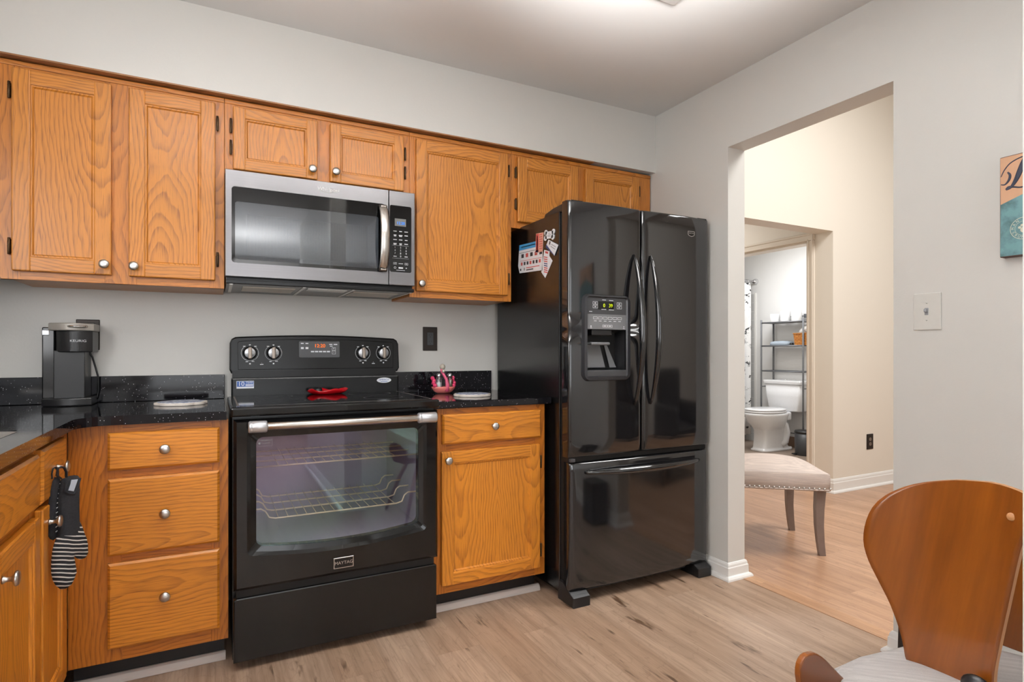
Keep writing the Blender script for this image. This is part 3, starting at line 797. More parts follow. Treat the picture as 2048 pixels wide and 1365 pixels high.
# ================================================================== microwave
M['ventmetal'] = plain('pale_vent_metal', (206, 196, 182), .4, .3)
r = thing('microwave', 'black stainless over-the-range microwave under the short oak cabinet', 'microwave', (.412, 2.62, 1.38))
b = B(); b.box(.037, .788, 2.497, 2.857, 1.392, 1.8205, 0, .003); part(b, 'microwave_body', 'blkm', r)
b = B()
b.box(.037, .788, 2.470, 2.852, 1.376, 1.392, 0, .003)
b.box(.10, .30, 2.56, 2.74, 1.3735, 1.3765, 1); b.box(.54, .74, 2.56, 2.74, 1.3735, 1.3765, 1); b.box(.345, .505, 2.52, 2.60, 1.374, 1.3765, 2)
for x in (.05, .32, .52, .77): b.box(x, x + .012, 2.48, 2.84, 1.3745, 1.3765, 2)
part(b, 'vent_grille', ['blkm', 'ventmetal', 'steel'], r)
MF = front(2.467)
b = B()
wo = rrect(.057, .654, 1.458, 1.754, .012)
do = outer_for(wo, .034, .6725, 1.404, 1.818); do2 = outer_for(wo, .036, .6705, 1.406, 1.816)
b.ring(do, do, MF, -.030, -.003); b.ring(do, do2, MF, -.003, 0); b.ring(do2, wo, MF, 0, 0); b.ring(wo, wo, MF, 0, -.002)
bmesh.ops.recalc_face_normals(b.bm, faces=b.bm.faces)
md = part(b, 'microwave_door', 'bss', r)
b = B()
g0 = rrect(.069, .628, 1.472, 1.697, .010); g1 = outer_for(g0, .057, .654, 1.458, 1.754)
b.ring(rrect(.057, .654, 1.458, 1.754, .012), g0, MF, -.002, -.0025)
part(b, 'window_border', 'ceram', md)
t = NT('microwave_screen'); co, x, y, z = t.xyz()
wv = t.math('FRACT', t.math('MULTIPLY', x, 210.0))
M['mwscreen'] = t.pbr(t.mix(t.math('LESS_THAN', wv, 0.5), lin(172, 176, 180), lin(142, 146, 152)), .45, .2)
M['mwframe'] = plain('microwave_inner_frame', (176, 180, 188), .35, .2)
b = B()
i1 = rrect(.108, .586, 1.490, 1.656, .006)
b.ring(rrect(.066, .631, 1.469, 1.700, .010), i1, MF, -.006, -.024, 0); b.face([MF(p[0], p[1], -.024) for p in i1], 1)
i2 = rrect(.112, .582, 1.494, 1.652, .005); b.ring(i1, i2, MF, -.0235, -.0215, 0)
bmesh.ops.recalc_face_normals(b.bm, faces=b.bm.faces)
part(b, 'inner_screen', ['mwframe', 'mwscreen'], md)
b = B(); b.prism(rrect(.068, .629, 1.471, 1.698, .010), MF, -.005, -.003, 0); part(b, 'window_glass', 'mwglass', md)
b = B()
pts = []
for k in range(17):
    u = k / 16; pts.append((.645, 2.461 - .040 * math.sin(PI * u) ** .7 - .002, 1.462 + .282 * u))
b.tube(pts, [.0075] * 17, 14, 0, 2.5, upv=(1, 0, 0))
b.box(.632, .658, 2.445, 2.468, 1.462, 1.474, 0, .004); b.box(.632, .658, 2.445, 2.468, 1.732, 1.744, 0, .004)
part(b, 'door_handle', 'steel', md, 'curved stainless door handle')
b = B(); b.text('Whirlpool', .021, MF, .0003, .419, 1.786, 0, .0006)
n = 24; sw = [(.419 + .033 * math.cos(math.radians(200 + 230 * k / n)), 1.784 + .010 * math.sin(math.radians(200 + 230 * k / n))) for k in range(n + 1)]
b.tube([MF(p[0], p[1], .0006) for p in sw], .0006, 4)
part(b, 'badge', 'white', md)
b = B(); b.box(.6745, .791, 2.467, 2.497, 1.404, 1.818, 0, .003); cp = part(b, 'control_side', 'bss', r)
b = B(); b.prism(rrect(.677, .774, 1.462, 1.754, .008), MF, 0, .0015, 0, .0006); part(b, 'control_panel', 'ceram', cp)
b = B(); b.box(.699, .749, 1.664, 1.697, .0012, .0022, 0, 0, 1, MF); part(b, 'display', 'lcd', cp)
b = B(); b.text('12:20', .017, MF, .0023, .725, 1.677); part(b, 'clock_digits', 'blue_lcd', cp, 'glowing blue clock digits')
b = B()
for j, z in enumerate((1.641, 1.624, 1.604, 1.587)):
    for i, x in enumerate((.700, .725, .750)):
        w = (.015, .012, .016)[(i + j) % 3]
        b.box(x - w / 2, x + w / 2, z - .0016, z + .0016, .0012, .0019, 0, 0, 1, MF)
        if j in (1, 3) and i < 2: b.box(x - w * .4, x + w * .4, z - .006, z - .003, .0012, .0019, 0, 0, 1, MF)
for k, ch in enumerate('123456789'): b.text(ch, .011, MF, .0014, (.700, .725, .750)[k % 3], (1.570, 1.557, 1.544)[k // 3])
b.text('0', .011, MF, .0014, .725, 1.531)
for x in (.700, .750): b.box(x - .007, x + .007, 1.5295, 1.5325, .0012, .0019, 0, 0, 1, MF)
for z in (1.579, 1.523): b.box(.688, .762, z - .0003, z + .0003, .0012, .0018, 0, 0, 1, MF)
for x in (.700, .751):
    o = rrect(x - .0075, x + .0075, 1.495, 1.504, .001, 2); i = rrect(x - .0065, x + .0065, 1.496, 1.503, .001, 2); b.ring(o, i, MF, .0018, .0018); b.box(x - .003, x + .003, 1.4985, 1.5005, .0012, .0019, 0, 0, 1, MF)
b.box(.716, .736, 1.4985, 1.5005, .0012, .0019, 0, 0, 1, MF)
b.ring([(.700 + .0048 * math.cos(k * PI / 10), 1.481 + .0048 * math.sin(k * PI / 10)) for k in range(20)], [(.700 + .0036 * math.cos(k * PI / 10), 1.481 + .0036 * math.sin(k * PI / 10)) for k in range(20)], MF, .0018, .0018)
b.box(.716, .736, 1.478, 1.484, .0012, .0019, 0, 0, 1, MF); b.box(.748, .753, 1.479, 1.483, .0012, .0019, 0, 0, 1, MF); b.box(.706, .744, 1.4695, 1.4710, .0012, .0019, 0, 0, 1, MF)
part(b, 'printed_keys', 'mark', cp)

# ================================================================== refrigerator
r = thing('refrigerator', 'black french-door refrigerator with water dispenser and bottom freezer drawer', 'refrigerator', (1.78, 2.47, 0))
b = B(); b.box(1.370, 2.190, 2.185, 2.82, .04, 1.742, 0, .004)
b.box(1.40, 2.16, 2.20, 2.80, .012, .04)
part(b, 'cabinet_shell', 'fridgeside', r)
b = B(); b.box(1.379, 2.184, 2.150, 2.187, .05, 1.735); part(b, 'door_gasket', 'dark', r)
def curved_door(name, x0, x1, z0, z1, hole=None, bulge=.010, yf=2.09, dep=.062):
    b = B(); rr = .012
    xs = [x0 + (x1 - x0) * k / 24 for k in range(25)]
    xs = sorted(set([x0, x0 + .0015, x0 + .004, x0 + .008] + xs + [x1 - .008, x1 - .004, x1 - .0015, x1] + ([hole[0], hole[1]] if hole else [])))
    zs = [z0 + (z1 - z0) * k / 14 for k in range(15)]
    zs = sorted(set([z0, z0 + .0012, z0 + .004, z0 + .009] + zs + [z1 - .009, z1 - .004, z1 - .0012, z1] + ([hole[2], hole[3]] if hole else [])))
    def rnd(d):
        if d >= rr: return 0
        return rr - math.sqrt(max(0, rr * rr - (rr - d) ** 2))
    def yy(x, z):
        u = (x - (x0 + x1) / 2) / ((x1 - x0) / 2)
        return yf + bulge * u * u + rnd(min(x - x0, x1 - x)) + rnd(min(z - z0, z1 - z))
    t = bmesh.new(); V = [[t.verts.new((x, yy(x, z), z)) for x in xs] for z in zs]
    for j in range(len(zs) - 1):
        for i in range(len(xs) - 1):
            if hole and hole[0] - 1e-6 <= xs[i] and xs[i + 1] <= hole[1] + 1e-6 and hole[2] - 1e-6 <= zs[j] and zs[j + 1] <= hole[3] + 1e-6: continue
            t.faces.new((V[j][i], V[j][i + 1], V[j + 1][i + 1], V[j + 1][i]))
    loop = [V[0][i] for i in range(len(xs))] + [V[j][-1] for j in range(1, len(zs))] + [V[-1][i] for i in range(len(xs) - 2, -1, -1)] + [V[j][0] for j in range(len(zs) - 2, 0, -1)]
    back = [t.verts.new((v.co.x, yf + dep, v.co.z)) for v in loop]; n = len(loop)
    for k in range(n): t.faces.new((loop[k], loop[(k + 1) % n], back[(k + 1) % n], back[k]))
    if not hole: t.faces.new(back)
    bmesh.ops.recalc_face_normals(t, faces=t.faces)
    b.add(t, 0, True)
    return part(b, name, 'fridge', r)
HX = (1.450, 1.666, 1.022, 1.212)
dl = curved_door('fridge_door', 1.364, 1.7665, .648, 1.776, HX)
dr = curved_door('fridge_door', 1.7715, 2.196, .648, 1.776)
dz = curved_door('freezer_drawer', 1.372, 2.192, .062, .624, None, .014)
def bow(parent, p0, p1, out, r0, r1, side=Vector((0, 0, 0)), name='door_handle'):
    p0, p1 = Vector(p0), Vector(p1); pts = []; rad = []
    for k in range(25):
        u = k / 24; s = math.sin(PI * u)
        pts.append(p0.lerp(p1, u) + Vector((0, -1, 0)) * out * s ** .75 + side * s); rad.append(r0 + (r1 - r0) * s ** .6)
    b = B(); b.tube(pts, rad, 14); return part(b, name, 'fridge', parent)
bow(dl, (1.722, 2.094, .868), (1.718, 2.094, 1.560), .062, .005, .0155)
bow(dr, (1.816, 2.094, .868), (1.816, 2.094, 1.562), .062, .005, .0155)
bow(dz, (1.452, 2.098, .578), (2.128, 2.098, .578), .052, .007, .0165)
# dispenser
FD = front(2.094)
b = B()
o = rrect(1.428, 1.692, .980, 1.370, .032); o1 = rrect(1.434, 1.686, .986, 1.364, .030); o2 = rrect(1.447, 1.669, .999, 1.357, .012); o3 = rrect(1.452, 1.664, 1.003, 1.352, .008)
b.ring(o, o1, FD, -.004, .016, 0, True); b.ring(o1, o2, FD, .016, .018, 0, True); b.ring(o2, o3, FD, .018, .010, 0)
bmesh.ops.recalc_face_normals(b.bm, faces=b.bm.faces)
M['bezel'] = plain('satin_black_bezel', (50, 50, 53), .25, .2)
ds = part(b, 'water_dispenser', 'bezel', dl)
b = B()
b.box(1.452, 1.664, 1.279, 1.353, -.004, .011, 0, 0, 1, FD); b.box(1.452, 1.664, 1.212, 1.279, -.004, .0115, 1, 0, 1, FD)
b.box(1.507, 1.594, 1.300, 1.337, .0105, .012, 2, 0, 1, FD)
part(b, 'dispenser_panel', ['grayplast', 'keypad', 'ceram'], dl, 'grey dispenser control panel')
b = B(); b.box(1.450, 1.666, 1.001, 1.030, -.004, .014, 0, .003, 2, FD); part(b, 'drip_tray', 'grayplast', dl)
b = B(); b.text('0', .022, FD, .0121, 1.541, 1.318); part(b, 'temperature_digits', 'yellow_lcd', dl, 'glowing yellow digit 0')
b = B(); b.text('39', .022, FD, .0121, 1.577, 1.318); part(b, 'temperature_digits', 'yellow_lcd', dl, 'glowing yellow digits 39')
b = B()
def key(x, z, w, h): b.ring(rrect(x - w / 2, x + w / 2, z - h / 2, z + h / 2, .001, 2), rrect(x - w / 2 + .0016, x + w / 2 - .0016, z - h / 2 + .0016, z + h / 2 - .0016, .0006, 2), FD, .0122, .0122)
for x in (1.493, 1.625):
    for z in (1.328, 1.312):
        key(x, z, .027, .0135); b.box(x - .004, x + .004, z - .002, z + .002, .0112, .0122, 0, 0, 1, FD)
        part(b, 'temperature_key', 'mark', dl); b = B()
for k in range(6):
    key(1.493 + .0268 * k, 1.262, .023, .011); b.box(1.486 + .0268 * k, 1.500 + .0268 * k, 1.2475, 1.2500, .0114, .0121, 0, 0, 1, FD)
    part(b, 'option_key', 'mark', dl); b = B()
for x in (1.545, 1.573):
    key(x, 1.227, .026, .011); b.box(x - .006, x + .006, 1.2255, 1.2285, .0114, .0121, 0, 0, 1, FD)
    part(b, 'dispense_key', 'mark', dl); b = B()
for x, z, w in ((1.541, 1.343, .020), (1.580, 1.342, .022), (1.539, 1.301, .026), (1.581, 1.300, .028), (1.468, 1.290, .016)):
    b.box(x - w / 2, x + w / 2, z - .0013, z + .0013, .0112, .0122, 0, 0, 1, FD); part(b, 'caption', 'mark', dl); b = B()
for x in (1.470, 1.651):
    b.box(x - .003, x + .003, 1.222, 1.228, .0114, .0121, 0, 0, 1, FD); b.box(x - .005, x + .005, 1.216, 1.2185, .0114, .0121, 0, 0, 1, FD); part(b, 'indicator', 'mark', dl); b = B()
b = B()
q = [(1.450, 1.212), (1.666, 1.212), (1.666, 1.028), (1.450, 1.028)]
qb = [(1.470, 1.20), (1.650, 1.20), (1.650, 1.036), (1.470, 1.036)]
b.ring(q, qb, FD, .0, -.058); b.face([FD(p[0], p[1], -.058) for p in qb])
bmesh.ops.recalc_face_normals(b.bm, faces=b.bm.faces)
part(b, 'dispenser_recess', 'plast', dl)
b = B()
b.box(1.480, 1.590, 1.185, 1.212, -.05, .004, 0, .004, 2, FD); b.box(1.476, 1.578, 1.142, 1.155, -.03, .008, 1, .005, 3, FD)
b.prism([(1.492, 1.150), (1.560, 1.150), (1.585, 1.040), (1.488, 1.040)], lambda a, c, d: (a, 2.094 + .055 - (1.15 - c) * .10 - d, c), 0, .006, 1, .002)
b.prism([(1.585, 1.150), (1.600, 1.150), (1.648, 1.040), (1.612, 1.040)], lambda a, c, d: (a, 2.094 + .055 - (1.15 - c) * .10 - d, c), 0, .004, 1, .001)
part(b, 'dispenser_paddle', ['plast', 'keypad'], dl)
b = B()
cr = [(2.050, 1.703), (2.050, 1.686), (2.057, 1.680), (2.072, 1.676), (2.087, 1.680), (2.094, 1.686), (2.094, 1.703)]
FB = front(2.0925)
b.prism(cr, FB, 0, .0016, 0); b.prism([(2.072 + (p[0] - 2.072) * .86, 1.69 + (p[1] - 1.69) * .82) for p in cr], FB, .001, .002, 1); b.text('MAYTAG', .0085, FB, .002, 2.072, 1.6925, 0)
part(b, 'badge', ['chrome', 'ceram'], dr, 'small silver crest badge')
b = B()
for x0, x1 in ((1.372, 1.462), (2.102, 2.192)):
    pass
b.prism([(2.075, .001), (2.20, .001), (2.20, .09), (2.155, .09), (2.092, .052), (2.075, .044)], lambda a, c, d: (d, a, c), 1.371, 1.462, 0, .004); part(b, 'foot', 'plast', r)
b = B(); b.prism([(2.075, .001), (2.20, .001), (2.20, .09), (2.155, .09), (2.092, .052), (2.075, .044)], lambda a, c, d: (d, a, c), 2.104, 2.190, 0, .004); part(b, 'foot', 'plast', r)
b = B(); b.box(1.46, 2.106, 2.17, 2.19, .028, .062); b.box(1.46, 2.106, 2.166, 2.172, .026, .030, 1); part(b, 'toe_grille', ['dark', 'grayplast'], r)
b = B(); b.prism([(2.10, 1.742), (2.33, 1.742), (2.32, 1.758), (2.25, 1.770), (2.14, 1.776), (2.10, 1.776)], lambda a, c, d: (d, a, c), 1.376, 1.44, 0, .003); part(b, 'hinge_cover', 'plast', r)
b = B(); b.prism([(2.10, 1.742), (2.33, 1.742), (2.32, 1.758), (2.25, 1.770), (2.14, 1.776), (2.10, 1.776)], lambda a, c, d: (d, a, c), 2.12, 2.184, 0, .003); part(b, 'hinge_cover', 'plast', r)
b = B(); b.box(1.372, 2.19, 2.115, 2.17, .626, .646, 0); b.box(1.376, 1.40, 2.10, 2.16, .628, .644, 1, .003); part(b, 'middle_hinge', ['dark', 'grayplast'], r)

# papers and magnets on the refrigerator's side (faces -x)
SX = 1.3697
def side_sheet(a, c, d): return (SX - d, a, c)
M['paper'] = plain('white_card', (226, 228, 232), .6)
M['skyblue'] = plain('blue_header', (70, 150, 205), .5)
M['redp'] = plain('red_print', (196, 84, 80), .6)
M['salmon'] = plain('salmon_print', (214, 160, 140), .6)
M['navy'] = plain('navy_print', (66, 70, 110), .6)
M['ink'] = plain('dark_ink', (50, 46, 50), .6)
def sheet(name, label, poly, th, extra, mats, c0=0.0):
    b = B(); b.prism(poly, side_sheet, c0, c0 + th, 0)
    for q, mi in extra: b.prism(q, side_sheet, c0 + th - .0001, c0 + th + .0003, mi)
    return single(b, name, mats, label, 'magnet', 'things stuck on the refrigerator side')
fl = [(2.562, 1.652), (2.330, 1.640), (2.332, 1.497), (2.560, 1.510), (2.576, 1.548)]
ex = [([(2.562, 1.652), (2.330, 1.640), (2.330, 1.613), (2.565, 1.624)], 1)]
for k in range(5): ex.append(([(2.54 - .045 * k, 1.602 - .002 * k), (2.515 - .045 * k, 1.601 - .002 * k), (2.515 - .045 * k, 1.582 - .002 * k), (2.54 - .045 * k, 1.583 - .002 * k)], 2 if k % 2 else 3))
for k in range(7): ex.append(([(2.545 - .030 * k, 1.562 - .0015 * k), (2.528 - .030 * k, 1.561 - .0015 * k), (2.528 - .030 * k, 1.545 - .0015 * k), (2.545 - .030 * k, 1.546 - .0015 * k)], 3 if k % 3 else 2))
ex += [([(2.56, 1.611), (2.34, 1.601), (2.34, 1.599), (2.56, 1.609)], 3), ([(2.55, 1.570), (2.34, 1.559), (2.34, 1.557), (2.55, 1.568)], 2), ([(2.49, 1.530), (2.36, 1.524), (2.36, 1.520), (2.49, 1.526)], 2), ([(2.49, 1.520), (2.42, 1.517), (2.42, 1.512), (2.49, 1.515)], 3), ([(2.555, 1.531), (2.542, 1.531), (2.542, 1.520), (2.555, 1.520)], 3), ([(2.515, 1.532), (2.503, 1.531), (2.503, 1.517), (2.515, 1.518)], 4),
       ([(2.54, 1.640), (2.40, 1.633), (2.40, 1.629), (2.54, 1.636)], 0)]
sheet('flyer', 'white flyer with blue header and small pictures on the refrigerator side', fl, .0008, ex, ['paper', 'skyblue', 'redp', 'ink', 'markg'])
ex = [([(2.388, 1.676), (2.362, 1.674), (2.368, 1.590), (2.392, 1.592)], 1), ([(2.382, 1.665), (2.372, 1.664), (2.374, 1.600), (2.384, 1.601)], 2)]
ex += [([(2.358, 1.670 - .011 * k), (2.330, 1.668 - .011 * k), (2.330, 1.664 - .011 * k), (2.358, 1.666 - .011 * k)], 3) for k in range(7)]
ex += [([(2.392, 1.600), (2.366, 1.598), (2.368, 1.588), (2.395, 1.589)], 4)]
sheet('bookmark_magnet', 'tall red and salmon printed magnet overlapping the white flyer', [(2.390, 1.679), (2.319, 1.673), (2.328, 1.585), (2.395, 1.586)], .0012, ex, ['salmon', 'redp', 'ink', 'redp', 'navy'], .0012)
bone = []
def lob(cx, cy, r, a0, a1, n=7):
    for k in range(n + 1):
        t = math.radians(a0 + (a1 - a0) * k / n); bone.append((cx + r * math.cos(t), cy + r * math.sin(t)))
lob(2.230, 1.636, .0105, -100, 45); lob(2.233, 1.655, .0105, -30, 130); 
lob(2.300, 1.663, .0105, 50, 190); lob(2.303, 1.643, .0105, 150, 290)
bone = [(2.230 - (.0), 1.0)] if False else bone
b = B()
core = [(2.224, 1.650), (2.224, 1.631), (2.310, 1.640), (2.306, 1.663)]
core = [(2.232, 1.664), (2.300, 1.671), (2.303, 1.638), (2.236, 1.631)]
b.prism(core, side_sheet, 0, .003, 0)
for cx, cz in ((2.232, 1.660), (2.236, 1.636), (2.299, 1.667), (2.302, 1.642)):
    b.prism([(cx + .0125 * math.cos(k * PI / 9), cz + .0125 * math.sin(k * PI / 9)) for k in range(18)], side_sheet, 0, .003, 0)
for k, (w, dz_) in enumerate(((.018, .004), (.034, -.003), (.026, -.009))):
    b.prism([(2.267 - w / 2, 1.652 + dz_ - .001), (2.267 + w / 2, 1.652 + dz_ + .002), (2.267 + w / 2, 1.652 + dz_ + .004), (2.267 - w / 2, 1.652 + dz_ + .001)], side_sheet, .003, .0034, 1)
single(b, 'bone_magnet', ['paper', 'markg'], 'white bone-shaped magnet near the top of the refrigerator side', 'magnet', 'things stuck on the refrigerator side')
sheet('business_card', 'tilted white card with navy edge below the bone-shaped magnet', [(2.272, 1.630), (2.186, 1.591), (2.220, 1.548), (2.298, 1.600)], .0008,
      [([(2.298, 1.600), (2.220, 1.548), (2.228, 1.566 - .009), (2.303 - .012, 1.611)], 1), ([(2.262, 1.622), (2.252, 1.618), (2.258, 1.603), (2.266, 1.608)], 2), ([(2.245, 1.606), (2.205, 1.586), (2.207, 1.583), (2.247, 1.603)], 3), ([(2.250, 1.597), (2.212, 1.577), (2.214, 1.574), (2.252, 1.594)], 3)], ['paper', 'navy', 'ink', 'markg'], .0032)
sheet('note_card', 'white arrow-shaped note with red print low on the refrigerator side', [(2.315, 1.590), (2.268, 1.576), (2.270, 1.555), (2.242, 1.528), (2.306, 1.457), (2.342, 1.488)], .0008,
      [([(2.306, 1.583), (2.280, 1.575), (2.280, 1.565), (2.306, 1.573)], 1)] + [([(2.318, 1.560 - .010 * k), (2.286, 1.552 - .010 * k), (2.286, 1.547 - .010 * k), (2.318, 1.555 - .010 * k)], 1 if k not in (3, 4) else 2) for k in range(8)], ['paper', 'redp', 'navy'])

# ================================================================== things on the worktops
M['lidgrey'] = plain('warm_silver_plastic', (172, 166, 158), .4, .3)
CT = .905
r = thing('coffee_maker', 'black single-serve coffee maker with silver lid in the corner', 'coffee maker', (-.50, 2.76, CT))
def stadium(x0, x1, y0, y1, bulge, n=28):
    """flat back and sides, front edge bowed towards the room"""
    P = [(x1, y1), (x0, y1), (x0, y0)]
    for k in range(1, n): 
        u = k / n; P.append((x0 + (x1 - x0) * u, y0 - bulge * math.sin(PI * u)))
    P.append((x1, y0)); return P
XY = lambda a, c, d: (a, c, d)
b = B(); b.prism(stadium(-.577, -.424, 2.715, 2.836, .022), XY, CT + .0005, CT + .030, 0, .004); part(b, 'base', 'plast', r)
b = B(); b.box(-.541, -.444, 2.712, 2.836, CT + .028, CT + .212, 0, .003); part(b, 'column', 'plast', r)
M['smoke'] = plain('smoked_plastic', (24, 24, 26), .12)
b = B(); b.box(-.580, -.541, 2.735, 2.838, CT + .028, CT + .300, 0, .004); part(b, 'water_tank', 'smoke', r)
b = B(); b.box(-.581, -.556, 2.733, 2.80, CT + .268, CT + .290, 0, .003); part(b, 'tank_latch', 'cap', r)
b = B(); b.prism(stadium(-.532, -.420, 2.715, 2.836, .026), XY, CT + .205, CT + .288, 0, .004, False); b.box(-.522, -.452, 2.72, 2.80, CT + .198, CT + .206, 0); hd = part(b, 'brew_head', 'plast', r)
b = B(); b.prism(stadium(-.556, -.416, 2.713, 2.837, .030), XY, CT + .287, CT + .316, 0, .004); ld = part(b, 'lid', 'lidgrey', r)
b = B(); b.tube([(-.490, 2.684, CT + .303), (-.484, 2.677, CT + .303), (-.460, 2.677, CT + .303), (-.440, 2.682, CT + .303), (-.434, 2.692, CT + .303)], .004, 8); part(b, 'lid_handle', 'steel', ld)
b = B()
def headface(a, c, d):
    u = (a + .532) / .112; return (a, 2.715 - .026 * math.sin(PI * max(0, min(1, u))) - d, c)
b.text('KEURIG', .0125, headface, .0005, -.462, CT + .248, 0, .0005, sx=1.15); part(b, 'brand_lettering', 'mark', hd)
b = B(); b.tube([(-.446, 2.80, 1.112), (-.436, 2.815, 1.09), (-.427, 2.82, 1.05), (-.418, 2.82, 1.01), (-.418, 2.825, .96), (-.422, 2.828, .93), (-.43, 2.826, .914)], .0035, 8); part(b, 'power_cord', 'plast', r)

# trivets
def trivet(label, cx, cy, R, ph):
    r = thing('trivet', label, 'trivet', (cx, cy, CT), 'scalloped trivets')
    P = []; n = 8
    for k in range(96):
        t = 2 * PI * k / 96; P.append((cx + R * (1 + .075 * abs(math.sin(n / 2 * (t + ph)))) * math.cos(t), cy + R * (1 + .075 * abs(math.sin(n / 2 * (t + ph)))) * math.sin(t)))
    b = B(); b.prism(P, XY, CT + .0004, CT + .011, 0, .002); part(b, 'rim', 'trivetw', r)
    Q = [(cx + (p[0] - cx) * .88, cy + (p[1] - cy) * .88) for p in P]
    b = B(); b.prism(Q, XY, CT + .0108, CT + .0125, 0, .0006); part(b, 'patterned_top', 'trivetb', r, 'blue and white patterned tile')
M['trivetw'] = plain('cream_ceramic', (226, 216, 206), .4)
t = NT('blue_pattern'); co, x, y, z = t.xyz(); v = t.n('TexVoronoi', {'Vector': co, 'Scale': 70.0})
M['trivetb'] = t.pbr(t.ramp(v.outputs['Distance'], [(0.2, lin(70, 84, 128)), (0.5, lin(170, 180, 205)), (0.7, lin(210, 212, 220))]), .35)
trivet('blue-topped scalloped trivet on the counter left of the range', -.118, 2.60, .086, .2)
trivet('blue-topped scalloped trivet on the counter right of the range', 1.072, 2.475, .083, .5)

# spoon rest with a black scrubber on the cooktop
M['redg'] = plain('red_glaze', (186, 16, 26), .12)
r = thing('spoon_rest', 'glossy red leaf-shaped spoon rest on the cooktop', 'spoon rest', (.445, 2.66, .9236))
b = B(); rows = []
n = 40
for j, (s, h) in enumerate(((0, .004), (.45, .004), (.72, .006), (.9, .014), (1.0, .021), (1.03, .020), (.93, .010), (.74, .001), (0.4, .0004), (0, .0004))):
    L = []
    for k in range(n + 1):
        t = 2 * PI * k / n; w = 1 + .12 * math.sin(3 * t + .6)
        L.append((.445 + .082 * s * w * math.cos(t), 2.655 + .045 * s * w * math.sin(t), .9238 + h * (1 + .25 * math.sin(4 * t) * (s > .8))))
    rows.append(L)
b.grid(rows); bmesh.ops.recalc_face_normals(b.bm, faces=b.bm.faces)
part(b, 'dish', 'redg', r)
r = thing('pot_scrubber', 'small black scrubber resting on the red spoon rest', 'scrubber', (.408, 2.665, .929))
b = B(); b.lathe([(0, 0), (.016, 0), (.018, .003), (.018, .014), (.015, .022), (0, .024)], (.408, 2.665, .9285), (0, 0, 1), 20); part(b, 'bristle_head', 'plast', r)
b = B(); b.tube([(.396, 2.665, .945), (.380, 2.668, .946), (.366, 2.672, .944)], .0055, 8); part(b, 'handle', 'plast', r)

# flamingo shaker holder
M['pink'] = plain('flamingo_pink', (226, 92, 128), .35)
M['pinkd'] = plain('deep_pink', (214, 60, 104), .4)
M['coral'] = plain('coral_glaze', (232, 128, 122), .35)
M['beak'] = plain('grey_beak', (190, 180, 165), .35)
fx, fy = 1.013, 2.70
r = thing('shaker_holder', 'pink flamingo salt and pepper holder beside the range', 'shaker holder', (fx, fy, CT))
b = B(); b.lathe([(0, .0005), (.030, .0005), (.048, .010), (.060, .026), (.062, .034), (.057, .034), (.040, .018), (0, .012)], (fx, fy, CT), (0, 0, 1), 28, 0, True, 1, .62); part(b, 'basin', 'coral', r)
b = B()
b.tube([(fx + .006, fy - .026, CT + .012), (fx + .010, fy - .030, CT + .040), (fx + .006, fy - .026, CT + .070), (fx - .004, fy - .018, CT + .092), (fx - .014, fy - .012, CT + .112), (fx - .012, fy - .012, CT + .124)], [.013, .010, .0075, .007, .007, .009], 10); part(b, 'neck', 'pink', r)
b = B(); b.ball((fx - .010, fy - .012, CT + .132), .0145, 0, (1, 1, 1.05)); b.lathe([(0, 0), (.006, .004), (.008, .012), (.004, .018), (0, .019)], (fx - .010, fy - .020, CT + .121), (0, -.5, -1), 12); part(b, 'head', 'beak', r)
for sx in (-1, 1):
    b = B()
    for k in range(4): b.ball((fx + sx * (.050 + .004 * (k % 2)), fy - .014 + .008 * k, CT + .040 + .012 * k), .013, 0, (.75, 1.0, .8))
    part(b, 'wing', 'pinkd', r)
def shaker(name, label, x, fill):
    r = thing(name, label, 'shaker', (x, fy - .004, CT + .018), 'glass shakers')
    b = B(); b.lathe([(0, 0), (.0165, 0), (.0175, .003), (.0175, .048), (.016, .056), (.012, .062), (.011, .066)], (x, fy - .004, CT + .018), (0, 0, 1), 20); part(b, 'glass_jar', 'clear', r)
    b = B(); b.lathe([(0, .003), (.0150, .003), (.0150, .036 if name == 'salt_shaker' else .048), (0, .040 if name == 'salt_shaker' else .050)], (x, fy - .004, CT + .018), (0, 0, 1), 18); part(b, 'contents', fill, r)
    b = B(); b.lathe([(0, .064), (.0115, .064), (.012, .070), (.010, .078), (.005, .082), (0, .083)], (x, fy - .004, CT + .018), (0, 0, 1), 18); part(b, 'cap', 'chrome', r)
M['salt'] = plain('white_salt', (240, 240, 240), .9, nscale=500)
M['pepper'] = plain('grey_brown_pepper', (148, 132, 108), .9, nscale=900, var=.5)
shaker('salt_shaker', 'glass salt shaker, left one in the flamingo holder', fx - .026, 'salt')
shaker('pepper_shaker', 'glass pepper shaker, right one in the flamingo holder', fx + .032, 'pepper')

